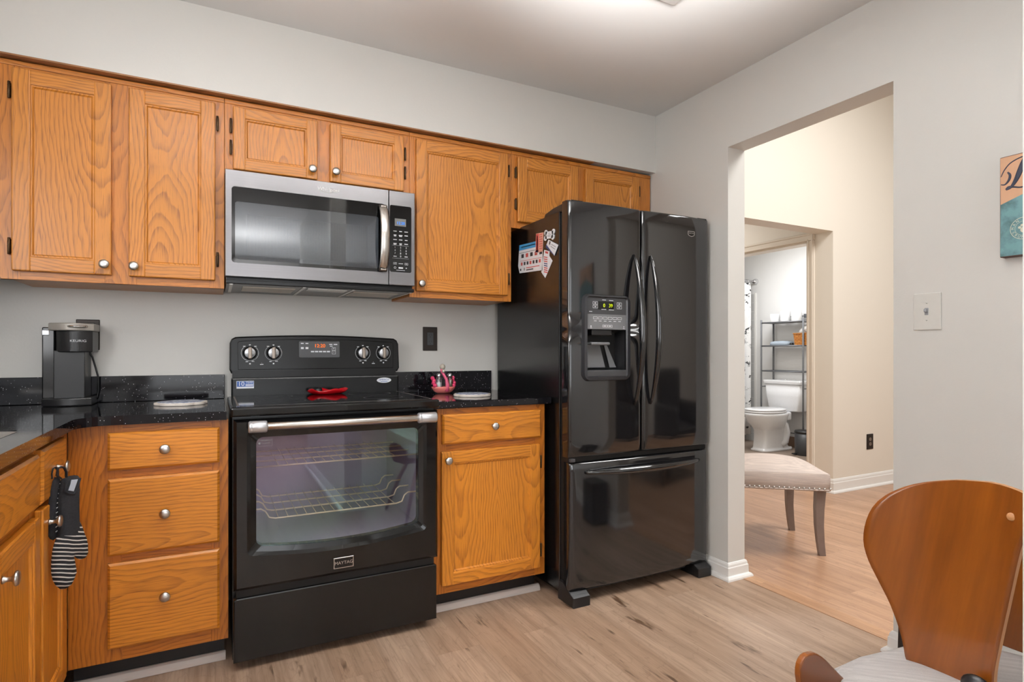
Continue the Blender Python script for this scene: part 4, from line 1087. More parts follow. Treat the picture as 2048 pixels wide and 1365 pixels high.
# ================================================================== outlets, switch, picture
M['offwhite'] = plain('off_white_plastic', (212, 210, 204), .35)
M['bronze'] = plain('oil_rubbed_bronze', (44, 36, 32), .35, .5)
def plate(name, label, mp, a0, a1, b0, b1, mats, cat, face):
    ca, cb = (a0 + a1) / 2, (b0 + b1) / 2
    p = mp(ca, cb, 0)
    r = thing(name, label, cat, p)
    b = B(); b.box(a0, a1, b0, b1, .0003, .006, 0, .003, 2, mp); o = rrect(a0 + .006, a1 - .006, b0 + .006, b1 - .006, .002, 2); i = rrect(a0 + .009, a1 - .009, b0 + .009, b1 - .009, .002, 2); 
    if face != 'switch': b.ring(o, i, mp, .0065, .0065, 0)
    part(b, 'cover_plate', mats[0], r)
    b = B()
    if face == 'outlet':
        b.box(ca - .0165, ca + .0165, cb - .033, cb + .033, .005, .0075, 0, .001, 1, mp)
        for s in (-1, 1):
            for dx in (-.006, .006): b.box(ca + dx - .001, ca + dx + .001, cb + s * .017 - .001, cb + s * .017 + .006, .0074, .0078, 1, 0, 1, mp)
            b.box(ca - .002, ca + .002, cb + s * .017 - .009, cb + s * .017 - .005, .0074, .0078, 1, 0, 1, mp)
        part(b, 'receptacle', [mats[1], 'dark'], r)
    elif face == 'duplex':
        for s in (-1, 1):
            b.prism([(ca + .0165 * math.cos(k * PI / 10), cb + s * .0195 + .0145 * math.sin(k * PI / 10)) for k in range(20)], mp, .005, .008, 0, .001)
            for dx in (-.006, .006): b.box(ca + dx - .001, ca + dx + .001, cb + s * .0195 - .002, cb + s * .0195 + .006, .0079, .0083, 1, 0, 1, mp)
        part(b, 'receptacle', [mats[1], 'dark'], r)
    elif face == 'switch':
        b.box(ca - .006, ca + .006, cb - .0125, cb + .0125, .0055, .0072, 1, 0, 1, mp); b.box(ca - .0045, ca + .0045, cb - .002, cb + .009, .006, .018, 0, .002, 2, mp)
        part(b, 'toggle', [mats[1], 'markg'], r)
        for s in (-1, 1):
            b = B(); b.lathe([(0, 0), (.003, 0), (.0025, .001), (0, .0012)], mp(ca, cb + s * .030, .0058), Vector(mp(0, 0, 1)) - Vector(mp(0, 0, 0)), 12); part(b, 'screw', 'nickel', r)
    else:
        b.box(a0 + .014, a1 - .014, b0 + .014, b1 - .014, .0055, .0075, 0, .001, 1, mp); part(b, 'insert', mats[1], r)
BW = front(YB)
plate('wall_outlet', 'dark bronze wall outlet between range and refrigerator', BW, .958, 1.037, 1.118, 1.242, ['bronze', 'grayplast'], 'outlet', 'outlet')
plate('switch_plate', 'dark bronze square wall plate behind the coffee maker', BW, -.497, -.418, 1.119, 1.243, ['bronze', 'dark'], 'wall plate', 'blank')
RW = sidexn(XR)
plate('light_switch', 'white toggle light switch on the wall right of the doorway', RW, -1.162, -1.073, 1.188, 1.318, ['offwhite', 'markg'], 'light switch', 'switch')

HW = front(2.847)
plate('hall_outlet', 'brown wall outlet low on the beige hall wall', HW, 4.755, 4.842, .310, .436, ['bronze', 'tan'], 'outlet', 'duplex')

# picture
M['peach'] = plain('peach_canvas', (212, 166, 132), .7, var=.1, nscale=30)
t = NT('teal_canvas'); co, x, y, z = t.xyz(); n = t.noise(co, 22, 4, .6)
M['teal'] = t.pbr(t.ramp(n, [(.35, lin(72, 104, 108)), (.6, lin(110, 152, 156))]), .7)
M['canvasedge'] = plain('dark_canvas_edge', (92, 66, 58), .7)
M['inkblue'] = plain('navy_ink', (38, 42, 62), .6)
M['cream'] = plain('cream_print', (214, 210, 190), .7)
py0, py1, pz0, pz1 = -.897, -.50, 1.407, 1.722
r = thing('wall_picture', 'canvas print with peach top and teal bottom on the right wall', 'picture', (XR, .70, 1.407))
PF = sidexn(XR - .030)
b = B(); b.box(py0, py1, pz0, pz1, -.0297, 0, 0, .003, 2, PF); part(b, 'canvas', 'canvasedge', r)
b = B()
arc = [(py0 + .003 + (py1 - py0 - .006) * k / 16, 1.570 + .055 * math.sin(PI * (k / 16) * .9 + .05)) for k in range(17)]
b.prism([(py0 + .002, pz1 - .003)] + arc + [(py1 - .002, pz1 - .003)], PF, -.001, .0008, 0)
b.prism([(py1 - .002, pz0 + .003), (py0 + .002, pz0 + .003)] + arc, PF, -.001, .0007, 1)
part(b, 'print', ['peach', 'teal'], r)
b = B()
def smooth(P, n=7):
    Q = []
    for k in range(len(P) - 1):
        p0, p1, p2, p3 = (Vector(P[max(k - 1, 0)]), Vector(P[k]), Vector(P[k + 1]), Vector(P[min(k + 2, len(P) - 1)]))
        for j in range(n):
            u = j / n
            Q.append(.5 * ((2 * p1) + (p2 - p0) * u + (2 * p0 - 5 * p1 + 4 * p2 - p3) * u * u + (3 * p1 - p0 - 3 * p2 + p3) * u ** 3))
    return Q + [Vector(P[-1])]
def stroke(P, wd):
    Q = smooth(P); W = [w[0] for w in smooth([(w, 0) for w in wd])]
    b.tube([PF(p[0], p[1], .0012) for p in Q], W, 8, 0, .10, upv=(1, 0, 0))
stroke([(-.830, 1.712), (-.838, 1.690), (-.846, 1.665), (-.856, 1.640), (-.868, 1.622), (-.880, 1.617)], [.0035, .0065, .0075, .006, .0035, .0025])
stroke([(-.880, 1.617), (-.874, 1.624), (-.860, 1.621), (-.842, 1.616), (-.820, 1.622), (-.803, 1.642), (-.795, 1.668), (-.799, 1.694), (-.818, 1.708), (-.842, 1.708), (-.868, 1.698), (-.884, 1.680), (-.893, 1.660)], [.0025, .003, .0025, .0022, .003, .004, .0045, .004, .0028, .0020, .0018, .0016, .0012])
stroke([(-.893, 1.636), (-.883, 1.634), (-.873, 1.645), (-.870, 1.660), (-.876, 1.671)], [.0014, .0022, .0034, .0034, .002])
b.text('ogs', .07, PF, .001, -.70, 1.65)
part(b, 'lettering', 'inkblue', r, 'dark script letter D')
b = B()
ex_, ez_ = -.836, 1.490; n = 48
for R0, R1 in ((.034, .0325), (.022, .0212)):
    b.ring([(ex_ + R0 * math.cos(2 * PI * k / n), ez_ + R0 * math.sin(2 * PI * k / n)) for k in range(n)], [(ex_ + R1 * math.cos(2 * PI * k / n), ez_ + R1 * math.sin(2 * PI * k / n)) for k in range(n)], PF, .0012, .0012)
for px, pz, pr in ((0, -.005, .0085), (-.010, .003, .004), (-.004, .009, .004), (.004, .009, .004), (.010, .003, .004)):
    b.prism([(ex_ + px + pr * math.cos(k * PI / 8), ez_ + pz + pr * math.sin(k * PI / 8)) for k in range(16)], PF, .0006, .0014, 0)
def arctext(txt, R, a0, da, flip):
    for k, ch in enumerate(txt):
        th = math.radians(a0 + da * k)
        rot = th - PI / 2 if not flip else th + PI / 2
        cx, cz = ex_ + R * math.cos(th), ez_ + R * math.sin(th)
        b.text(ch, .010, lambda a, c, d: PF(cx + a * math.cos(rot) - c * math.sin(rot), cz + a * math.sin(rot) + c * math.cos(rot), d), .0008)
arctext('MAN', .0272, 175, -25, False); arctext('CRUMB', .0272, 205, 20, True)
part(b, 'emblem', 'cream', r, 'round cream emblem with a paw print')

# ================================================================== oven mitts
MC = Vector((-.357, 1.988, 0)); MW = Vector((.60, .80, 0)).normalized(); MN = Vector((.80, -.60, 0)).normalized()
def mitt_map(off):
    return lambda a, c, d: tuple(MC + MN * (off + d) + MW * a + Vector((0, 0, c)))
def soft(b, P, mp, th, mi_of, cuts=3):
    t = bmesh.new(); vs = [t.verts.new((p[0], p[1], 0)) for p in P]
    es = [t.edges.new((vs[k], vs[(k + 1) % len(vs)])) for k in range(len(vs))]
    bmesh.ops.triangle_fill(t, use_beauty=True, use_dissolve=False, edges=es)
    for _ in range(cuts):
        bmesh.ops.subdivide_edges(t, edges=[e for e in t.edges if e.calc_length() > .012], cuts=1, use_grid_fill=True)
        bmesh.ops.triangulate(t, faces=t.faces)
        bmesh.ops.beautify_fill(t, faces=t.faces, edges=[e for e in t.edges if len(e.link_faces) == 2])
    segs = [(Vector(P[k]), Vector(P[(k + 1) % len(P)])) for k in range(len(P))]
    def dist(p):
        m = 9
        for u, v in segs:
            w = v - u; s = max(0, min(1, (p - u).dot(w) / max(1e-12, w.dot(w)))); m = min(m, (u + w * s - p).length)
        return m
    F = [[v for v in f.verts] for f in t.faces]
    H = {v: th * (1 - (1 - min(1, dist(v.co.xy) / (th * 1.6))) ** 2) ** .5 for v in t.verts}
    o = bmesh.new(); fr = {}; bk = {}
    for v in t.verts:
        a, c = v.co.x, v.co.y; h = H[v]
        fr[v] = o.verts.new(mp(a, c, h))
        bk[v] = fr[v] if h < 1e-5 else o.verts.new(mp(a, c, -h))
    for f in F:
        cz = sum(v.co.y for v in f) / 3; ca = sum(v.co.x for v in f) / 3
        for D in (fr, bk):
            try: q = o.faces.new([D[v] for v in f]); q.material_index = mi_of(ca, cz); q.smooth = True
            except ValueError: pass
    t.free(); bmesh.ops.recalc_face_normals(o, faces=o.faces)
    me = bpy.data.meshes.new('tmp'); o.to_mesh(me); o.free(); b.bm.from_mesh(me); bpy.data.meshes.remove(me)
M['mittblack'] = fabric('black_quilted_cotton', (26, 27, 32), (36, 37, 42), 300)
M['mittstripe'] = stripes('striped_cotton', .25)
M['mittlining'] = plain('pale_lining', (190, 198, 212), .9)
m1 = [(-0.0329, 0.7637), (-0.0393, 0.7307), (-0.0424, 0.7105), (-0.0424, 0.6598), (-0.044, 0.6125), (-0.0519, 0.5942), (-0.0581, 0.5755), (-0.0612, 0.5441), (-0.0618, 0.5148), (-0.0581, 0.4956), (-0.0503, 0.4792), (-0.0361, 0.4624), (-0.0232, 0.4578), (-0.0085, 0.4609), (0.0014, 0.4753), (0.0109, 0.4933), (0.0075, 0.5192), (0.0035, 0.5406), (0.0132, 0.5295), (0.0235, 0.5228), (0.0338, 0.5216), (0.0418, 0.5272), (0.0468, 0.5397), (0.0454, 0.5591), (0.0397, 0.5861), (0.0303, 0.614), (0.02, 0.6358), (0.019, 0.6733), (0.0197, 0.7166), (0.0204, 0.7537), (0.0166, 0.7622), (0.0048, 0.7657), (-0.0118, 0.7668), (-0.0216, 0.7643)]
m2 = [(-0.0424, 0.7703), (-0.0487, 0.7568), (-0.054, 0.7342), (-0.0581, 0.7115), (-0.0621, 0.6831), (-0.0627, 0.6479), (-0.0621, 0.6182), (-0.055, 0.6056), (-0.0456, 0.5981), (-0.0345, 0.6035), (-0.0313, 0.6626), (-0.0274, 0.7158), (-0.0255, 0.7636)]
lp = [(-0.034, 0.765), (-0.0456, 0.776), (-0.0424, 0.7935), (-0.0345, 0.7965), (-0.0248, 0.7930), (-0.0183, 0.7803), (-0.018, 0.7645)]
r = thing('oven_mitt', 'front one of the two hanging mitts, black cuff and striped hand, thumb to the right', 'oven mitt', tuple(MC + Vector((0, 0, .78))), 'oven mitts on the drawer knob')
b = B(); soft(b, m1, mitt_map(.005), .014, lambda a, c: 0 if c > .6125 + (a + .044) * (-.3 if a < 0 else 0) + max(0, a) * 1.7 - .012 * (a > 0) else 1); mt = part(b, 'mitt_body', ['mittblack', 'mittstripe'], r)
b = B(); b.prism([(-0.0248, 0.7303), (-0.0151, 0.7575), (0.0035, 0.7550), (-0.0092, 0.7241)], mitt_map(.0195), -.003, 0, 0, .001); part(b, 'pale_lining', 'mittlining', r)
b = B(); b.tube([mitt_map(.019)(*p, 0) for p in [(-0.0300, .7610), (-.036, .73), (-.028, .7225), (-.008, .7165), (.002, .735), (.010, .757)]], .0035, 6); part(b, 'cuff_binding', 'mittblack', r)
b = B(); b.tube([mitt_map(.004)(*p, 0) for p in lp], .0042, 8, 0, .5); part(b, 'hanging_loop', 'mittblack', r)
r = thing('oven_mitt', 'rear one of the two hanging mitts, mostly hidden, black cuff with a dotted edge', 'oven mitt', tuple(MC + Vector((-.02, .01, .78))), 'oven mitts on the drawer knob')
b = B(); soft(b, m2, mitt_map(-.007), .007, lambda a, c: 0); part(b, 'mitt_body', 'mittblack', r)
b = B()
for k in range(11):
    u = k / 10; pa, pc = -.030 - .012 * u - .004 * math.sin(PI * u), .750 - .128 * u
    q = mitt_map(.0005); b.tube([q(pa - .0035, pc, 0), q(pa + .003, pc + .0025, 0)], .0013, 5)
part(b, 'edge_stitching', 'mark', r)
b = B(); b.tube([mitt_map(-.010)(*p, 0) for p in [(-.046, .766), (-.047, .780), (-.043, .7935), (-.035, .7955), (-.030, .785), (-.030, .766)]], .004, 8, 0, .5); part(b, 'hanging_loop', 'mittblack', r)

# ================================================================== kitchen chair at the lower right
t = NT('walnut_ply'); co, x, y, z = t.xyz()
gx = t.math('ADD', t.math('MULTIPLY', y, 1.0), t.math('MULTIPLY', z, .18))
n1 = t.noise(t.comb(t.math('MULTIPLY', gx, 22.0), t.math('MULTIPLY', z, 2.2), 0.0), 1.0, 4, .6); n2 = t.noise(t.comb(t.math('MULTIPLY', gx, 170.0), t.math('MULTIPLY', z, 8.0), 0.0), 1.0, 2)
col = t.mix(t.ramp(n1, [(.3, (0, 0, 0, 1)), (.7, (1, 1, 1, 1))]), lin(150, 84, 25), lin(112, 59, 15)); col = t.mix(t.math('MULTIPLY', n2, .35), col, lin(112, 54, 14))
M['walnut'] = t.pbr(col, .28, 0, n2, .03, .002, Coat_Weight=.3, Coat_Roughness=.15)
M['plyedge'] = plain('ply_edge', (190, 134, 86), .45, var=.1, nscale=90)
M['greyfab'] = fabric('light_grey_weave', (206, 202, 200), (184, 180, 179))
r = thing('armchair', 'bentwood walnut armchair with hourglass back and grey seat at lower right', 'chair', (1.36, .60, 0))
yc = .617
YL = [(.30, .655), (.36, .675), (.411, .695), (.457, .699), (.506, .707), (.564, .724), (.611, .743), (.655, .759), (.698, .766), (.750, .759), (.786, .743), (.812, .717), (.835, .677), (.854, .613), (.860, .572), (.8625, .552)]
YR = [(.30, .580), (.36, .560), (.411, .546), (.488, .544), (.519, .541), (.644, .518), (.757, .494), (.80, .478), (.835, .470), (.850, .472), (.857, .482), (.860, .500), (.8625, .530)]
nn = 20
def tabl(T, z):
    for k in range(len(T) - 1):
        (z0, w0), (z1, w1) = T[k], T[k + 1]
        if z0 <= z <= z1:
            u = (z - z0) / (z1 - z0)
            m0 = (w1 - T[max(k - 1, 0)][1]) / max(1e-6, z1 - T[max(k - 1, 0)][0]) * (z1 - z0)
            m1 = (T[min(k + 2, len(T) - 1)][1] - w0) / max(1e-6, T[min(k + 2, len(T) - 1)][0] - z0) * (z1 - z0)
            return (2 * u ** 3 - 3 * u ** 2 + 1) * w0 + (u ** 3 - 2 * u ** 2 + u) * m0 + (-2 * u ** 3 + 3 * u ** 2) * w1 + (u ** 3 - u ** 2) * m1
    return T[-1][1]
zs = [.30 + (.80 - .30) * k / 34 for k in range(35)] + [.808, .816, .824, .832, .839, .845, .850, .854, .857, .8595, .861, .8625]
def shell_pt(z, k, th):
    yl, yr = tabl(YL, z), tabl(YR, z)
    y = yl + (yr - yl) * k / nn
    w = (y - .617) / .15
    x = 1.315 - .048 * abs(w) ** 2.6 + max(0, .46 - z) * .45 + th - .02 * max(0, z - .70)
    return (x, y, z)
b = B()
t = bmesh.new()
VA = [[t.verts.new(shell_pt(z, k, 0)) for k in range(nn + 1)] for z in zs]; VB = [[t.verts.new(shell_pt(z, k, .013)) for k in range(nn + 1)] for z in zs]
for V in (VA, VB):
    for j in range(len(V) - 1):
        for k in range(nn): f = t.faces.new((V[j][k], V[j][k + 1], V[j + 1][k + 1], V[j + 1][k])); f.smooth = True
m = len(VA)
for j in range(m - 1):
    for k in (0, nn): f = t.faces.new((VA[j][k], VA[j + 1][k], VB[j + 1][k], VB[j][k])); f.material_index = 1
for j in (0, m - 1):
    for k in range(nn): f = t.faces.new((VA[j][k], VA[j][k + 1], VB[j][k + 1], VB[j][k])); f.material_index = 1
bmesh.ops.recalc_face_normals(t, faces=t.faces)
me = bpy.data.meshes.new('tmp'); t.to_mesh(me); t.free(); b.bm.from_mesh(me); bpy.data.meshes.remove(me)
part(b, 'backrest', ['walnut', 'plyedge'], r)
b = B(); b.lathe([(0, 0), (.0075, 0), (.0075, .002), (.006, .003), (0, .0032)], (1.2935, .511, .809), (-1, 0, .02), 16); part(b, 'screw_plug', 'plyedge', r)
b = B()
cush = [(1.12, .735), (1.16, .757), (1.25, .760), (1.381, .742), (1.48, .705), (1.545, .655), (1.57, .59), (1.57, .50), (1.53, .45), (1.40, .415), (1.25, .41), (1.14, .44), (1.10, .52), (1.095, .66)]
cc = (1.33, .59)
def sc(P, k): return [(cc[0] + (p[0] - cc[0]) * k, cc[1] + (p[1] - cc[1]) * k) for p in P]
lo = []
for k, z in ((.94, .410), (1.0, .414), (1.008, .428), (1.0, .442), (.97, .449), (.85, .453), (.5, .456), (.1, .456)): lo.append([(p[0], p[1], z) for p in sc(cush, k)])
b.loft(lo)
sc_ = part(b, 'seat_cushion', 'greyfab', r)
b = B(); P = sc(cush, 1.004); b.tube([(p[0], p[1], .441) for p in P], .0035, 6, closed=True); part(b, 'piping', 'greyfab', sc_)
b = B(); b.prism(sc(cush, .96), XY, .396, .411, 0, .003); part(b, 'seat_shell', 'walnut', r)
b = B(); b.ball((1.292, .565, .470), .022, 0, (.6, 1.2, 1)); part(b, 'back_shadow_ball', 'plast', r)  # black ball standing in for the dark shadow at the backrest's foot
# bent arms: a plywood band that rises beside the seat
b = B()
fin = [(.9995, .485), (1.000, .497), (1.003, .507), (1.008, .514), (1.015, .519), (1.024, .5215), (1.034, .5215), (1.044, .520), (1.053, .516), (1.064, .509), (1.078, .498), (1.095, .482), (1.120, .459), (1.150, .433), (1.20, .398), (1.20, .375), (1.10, .375), (1.03, .40), (1.005, .455)]
b.prism(fin, lambda a, c, d: (a, .738 - (a - 1.0) * .03 + d, c), -.013, 0, 0, .003); part(b, 'armrest', 'walnut', r)
b = B(); b.prism([(.52, .456), (.66, .456), (.66, .66), (.64, .712), (.60, .725), (.56, .712), (.52, .66)], lambda a, c, d: (1.556 + d, a, c), 0, .013, 0, .003); part(b, 'armrest', 'walnut', r)
for (x, y), (tx, ty) in zip(((1.08, .37), (1.08, .83), (1.62, .37), (1.62, .83)), ((1.22, .50), (1.22, .68), (1.45, .50), (1.45, .68))):
    b = B(); b.tube([(x, y, .0005), ((x * .5 + tx * .5), (y * .5 + ty * .5), .22), (tx, ty, .398)], [.010, .014, .016], 10); part(b, 'leg', 'walnut', r)

r = thing('trash_can', 'black bin against the wall beside the doorway, mostly hidden by the walnut chair', 'bin', (2.12, 1.03, 0))
b = B(); b.loft([[(2.12 + (p[0]) * s, 1.03 + p[1] * s, z) for p in rrect(-.07, .07, -.10, .10, .012, 4)] for s, z in ((1.0, .0005), (1.0, .012), (.95, .26))], 0, False); part(b, 'bin_body', 'plast', r)
b = B(); b.tube([(2.12 + p[0] * .95, 1.03 + p[1] * .95, .262) for p in rrect(-.07, .07, -.10, .10, .012, 4)], .006, 6, closed=True); part(b, 'rim', 'plast', r)

# ================================================================== dining chair in the hall
M['linen'] = fabric('grey_beige_linen', (214, 200, 190), (186, 172, 166))
M['greywood'] = plain('grey_brown_wood', (128, 112, 104), .4, var=.1, nscale=30)
P0 = Vector((2.905, 1.935, 0)); E_ = Vector((.577, .816, 0)); D_ = Vector((-.816, .577, 0))
r = thing('dining_chair', 'upholstered beige dining chair with nailhead trim beyond the doorway', 'chair', tuple(P0 + E_ * .25 + D_ * .24))
SWd, SD = .50, .50
def seat_pt(u, v, z):
    ins = .035 * v
    return P0 + E_ * (ins + (SWd - 2 * ins) * u) + D_ * (SD * v) + Vector((0, 0, z))
b = B(); rows = []; nu = 20
def rim(z, e):
    L = []
    for k in range(nu): L.append(tuple(seat_pt(k / nu, 0, z) - D_ * e))
    for k in range(nu): L.append(tuple(seat_pt(1, k / nu, z) + E_ * e))
    for k in range(nu): L.append(tuple(seat_pt(1 - k / nu, 1, z) + D_ * e))
    for k in range(nu): L.append(tuple(seat_pt(0, 1 - k / nu, z) - E_ * e))
    return L
b.loft([rim(.366, -.004), rim(.368, .003), rim(.41, .006), rim(.452, .005), rim(.460, .001)], 0, True, False)
g = [[tuple(seat_pt(u / nu, v / nu, .460 + .052 * (max(0, math.sin(PI * u / nu)) * max(0, math.sin(PI * v / nu))) ** .55)) for u in range(nu + 1)] for v in range(nu + 1)]
b.grid(g); b.face([tuple(seat_pt(u, v, .366)) for u, v in ((0, 0), (1, 0), (1, 1), (0, 1))])
bmesh.ops.recalc_face_normals(b.bm, faces=b.bm.faces)
part(b, 'seat', 'linen', r)
b = B(); L = [Vector(p) for p in rim(.380, .006)]
b.tube([tuple(p + Vector((0, 0, -.007))) for p in L], .004, 5, closed=True)
cnt = 0
for k in range(len(L)):
    q = L[(k + 1) % len(L)]
    if k < nu or k >= 3 * nu or True:
        b.ball(tuple(L[k]), .0062, 1, (1, 1, 1), 8, 6)
part(b, 'nailhead_trim', ['linen', 'nickel'], r)
def dleg(p, q, front=True):
    b = B(); lo = []
    for u in (0, .2, .45, .7, .9, 1.0):
        c = Vector(p).lerp(Vector(q), u); s = .024 - .008 * (1 - u)
        bow_ = (D_ * .012 * math.sin(PI * u)) if front else Vector((0, 0, 0))
        c = c + bow_; lo.append([tuple(c + E_ * (s * i) + D_ * (s * j)) for i, j in ((-1, -1), (1, -1), (1, 1), (-1, 1))])
    b.loft(lo, 0, False); part(b, 'leg', 'greywood', r)
f1, f2 = Vector((2.945, 2.005, .0005)), Vector((3.195, 2.375, .0005))
dleg(f1, f1 + Vector((-.006, .005, .366))); dleg(f2, f2 + Vector((-.006, .004, .366)))
for u in (.10, .90):
    tq = seat_pt(u, .95, .366); dleg(tq + D_ * .09 + Vector((0, 0, -.3655)), tq, False)
b = B(); lo = []
for z, off, wd in ((.40, .02, .40), (.55, .035, .42), (.75, .065, .45), (.92, .10, .46), (1.0, .12, .44), (1.02, .125, .40)):
    c0 = seat_pt(.5, 1, z) + D_ * off
    lo.append([tuple(c0 + E_ * (wd / 2 * i) + D_ * (.035 * j)) for i, j in ((-1, -.7), (-.8, -1), (.8, -1), (1, -.7), (1, .7), (.8, 1), (-.8, 1), (-1, .7))])
b.loft(lo); part(b, 'backrest', 'linen', r)

M['leather'] = plain('dark_brown_leather', (40, 34, 33), .35, nb=.1, nscale=200)
r = thing('leather_armchair', 'dark leather armchair in the hall, seen only as a reflection in the refrigerator', 'armchair', (3.72, .30, 0))
b = B(); b.box(3.42, 4.02, -.02, .62, .20, .46, 0, .05, 4, smooth=True); part(b, 'seat', 'leather', r)
b = B(); b.box(3.40, 4.04, -.16, .04, .22, .96, 0, .06, 4, smooth=True); part(b, 'backrest', 'leather', r)
for x0 in (3.29, 4.00):
    b = B(); b.box(x0, x0 + .15, -.10, .64, .16, .66, 0, .06, 4, smooth=True); part(b, 'armrest', 'leather', r)
for x in (3.36, 4.08):
    for y in (-.04, .58):
        b = B(); b.cyl((x, y, .0005), (x, y, .17), .022, 12, 0, .028); part(b, 'leg', 'greywood', r)

# ================================================================== bathroom
def ell(cx, cy, rx, ry, z, n=36, p=2.0, back=None):
    L = []
    for k in range(n):
        t = 2 * PI * k / n; c, s = math.cos(t), math.sin(t)
        x = cx + rx * math.copysign(abs(c) ** (2 / p), c); y = cy + ry * math.copysign(abs(s) ** (2 / p), s)
        L.append((x, y, z))
    return L
TY = 4.42
FZ = .0045
r = thing('toilet', 'white two-piece toilet with closed lid in the bathroom', 'toilet', (5.6, TY, FZ))
b = B()
b.loft([ell(5.60, TY, .245, .115, FZ, p=5), ell(5.60, TY, .245, .115, .025, p=5), ell(5.60, TY, .232, .100, .032, p=5), ell(5.585, TY, .200, .096, .05, p=7), ell(5.575, TY, .178, .090, .14, p=7), ell(5.565, TY, .172, .092, .235, p=6), ell(5.55, TY, .185, .118, .262, p=3), ell(5.525, TY, .235, .165, .33, p=2.3), ell(5.52, TY, .262, .186, .395, p=2.2), ell(5.52, TY, .268, .190, .412, p=2.2), ell(5.52, TY, .268, .190, .432, p=2.2), ell(5.52, TY, .255, .178, .436, p=2.2)])
b.box(5.66, 5.80, TY - .115, TY + .115, .34, .436, 0, .02, 3, smooth=True)
b.box(5.62, 5.82, TY - .10, TY + .10, .0045, .04, 0, .008, 2)
b.tube([(5.66, TY - .07, .33), (5.72, TY - .075, .29), (5.745, TY - .075, .20), (5.72, TY - .075, .10), (5.66, TY - .075, .06)], [.035, .045, .048, .045, .035], 12)
part(b, 'bowl', 'porc', r)
b = B(); b.loft([ell(5.50, TY, .245, .188, .440, p=2.2), ell(5.50, TY, .248, .191, .447, p=2.2), ell(5.50, TY, .244, .187, .456, p=2.2)]); part(b, 'seat_ring', 'porc', r)
b = B(); b.loft([ell(5.50, TY, .240, .183, .460, p=2.2), ell(5.50, TY, .246, .189, .466, p=2.2), ell(5.50, TY, .243, .186, .476, p=2.2), ell(5.50, TY, .20, .15, .483, p=2.2), ell(5.50, TY, .05, .04, .485, p=2.2)]); part(b, 'seat_lid', 'porc', r)
def tank(hw, d, z): return [(5.79 + .19 * 0 + x, TY + y, z) for x, y in rrect(0 - d, .185, -hw, hw, .03, 5)]
b = B(); b.loft([tank(.19, .0, .437), tank(.20, .0, .45), tank(.225, .012, .60), tank(.236, .016, .742)]); part(b, 'tank', 'porc', r)
b = B(); b.loft([tank(.236, .018, .743), tank(.252, .030, .750), tank(.256, .034, .775), tank(.250, .030, .786), tank(.20, .0, .789)], 0, False); part(b, 'tank_lid', 'porc', r)
b = B(); b.cyl((5.88, TY + .03, .788), (5.88, TY + .03, .794), .022, 16); part(b, 'flush_button', 'chrome', r)

r = thing('etagere', 'grey metal over-toilet shelf rack in the bathroom', 'shelf rack', (5.85, 4.40, FZ))
for x, y, zt in ((5.74, 4.670, 1.489), (5.74, 4.125, 1.489), (5.955, 4.672, 1.55), (5.955, 4.125, 1.55)):
    b = B(); b.cyl((x, y, FZ), (x, y, zt), .0105, 10); part(b, 'post', 'greymetal', r)
def shelf(z):
    b = B(); b.box(5.735, 5.96, 4.118, 4.678, z - .010, z, 0, .002); b.tube([(5.74, 4.125, z - .004), (5.74, 4.670, z - .004)], .009, 8); part(b, 'shelf', 'greymetal', r)
shelf(1.458); shelf(1.187)
b = B(); b.tube([(5.74, 4.125, .891), (5.74, 4.67, .891)], .008, 8); b.tube([(5.955, 4.125, .891), (5.955, 4.67, .891)], .008, 8)
for y in (4.125, 4.67): b.tube([(5.74, y, .891), (5.955, y, .891)], .008, 8)
part(b, 'crossbar', 'greymetal', r)
b = B()
for y in (4.125, 4.67): b.tube([(5.74, y, .707), (5.955, y, .707)], .006, 8)
part(b, 'side_bar', 'greymetal', r)
b = B(); b.tube([(5.74, 4.125, .17), (5.955, 4.125, .17)], .006, 8); b.tube([(5.955, 4.125, .17), (5.955, 4.67, .17)], .006, 8); part(b, 'lower_bar', 'greymetal', r)
b = B(); b.tube([(5.955, 4.125, 1.525), (5.955, 4.672, 1.525)], .004, 6)
for y in (4.648, 4.510, 4.372, 4.243): b.box(5.944, 5.966, y - .022, y + .022, 1.503, 1.547, 0, .003)
part(b, 'top_rail', 'greymetal', r)
M['tissue'] = plain('white_paper', (246, 246, 246), .95)
for k, (lab, x, y, h) in enumerate((('white paper roll on the rack top, leftmost of three', 5.86, 4.578, .10), ('white paper roll on the rack top, middle of three', 5.86, 4.44, .125), ('tallest white paper roll on the rack top, rightmost of three', 5.86, 4.295, .145))):
    rr_ = thing('paper_roll', lab, 'paper roll', (x, y, 1.4585), 'paper rolls on the rack')
    b = B(); b.lathe([(.020, 0), (.052, 0), (.054, .004), (.054, h - .004), (.052, h), (.020, h), (.020, 0)], (x, y, 1.4585), (0, 0, 1), 22); part(b, 'roll', 'tissue', rr_)
    b = B(); b.lathe([(.0195, .001), (.0195, h - .001), (.018, h - .001), (.018, .001), (.0195, .001)], (x, y, 1.4585), (0, 0, 1), 14); part(b, 'core', 'brownbase', rr_)
t = NT('woven_basket'); co, x, y, z = t.xyz()
br = t.n('TexBrick', {'Vector': t.comb(t.math('ADD', x, y), z, 0.0), 'Color1': lin(206, 138, 62), 'Color2': lin(178, 108, 42), 'Mortar': lin(110, 62, 22), 'Scale': 1.0, 'Mortar Size': .002, 'Brick Width': .045, 'Row Height': .018})
M['wicker'] = t.pbr(br.outputs[0], .6)
r = thing('basket', 'brown woven basket on the bathroom rack', 'basket', (5.84, 4.15, 1.1875))
b = B(); f = lambda e, z: [(5.845 + p[0], 4.152 + p[1], z) for p in rrect(-.085 - e, .085 + e, -.10 - e, .10 + e, .015, 4)]
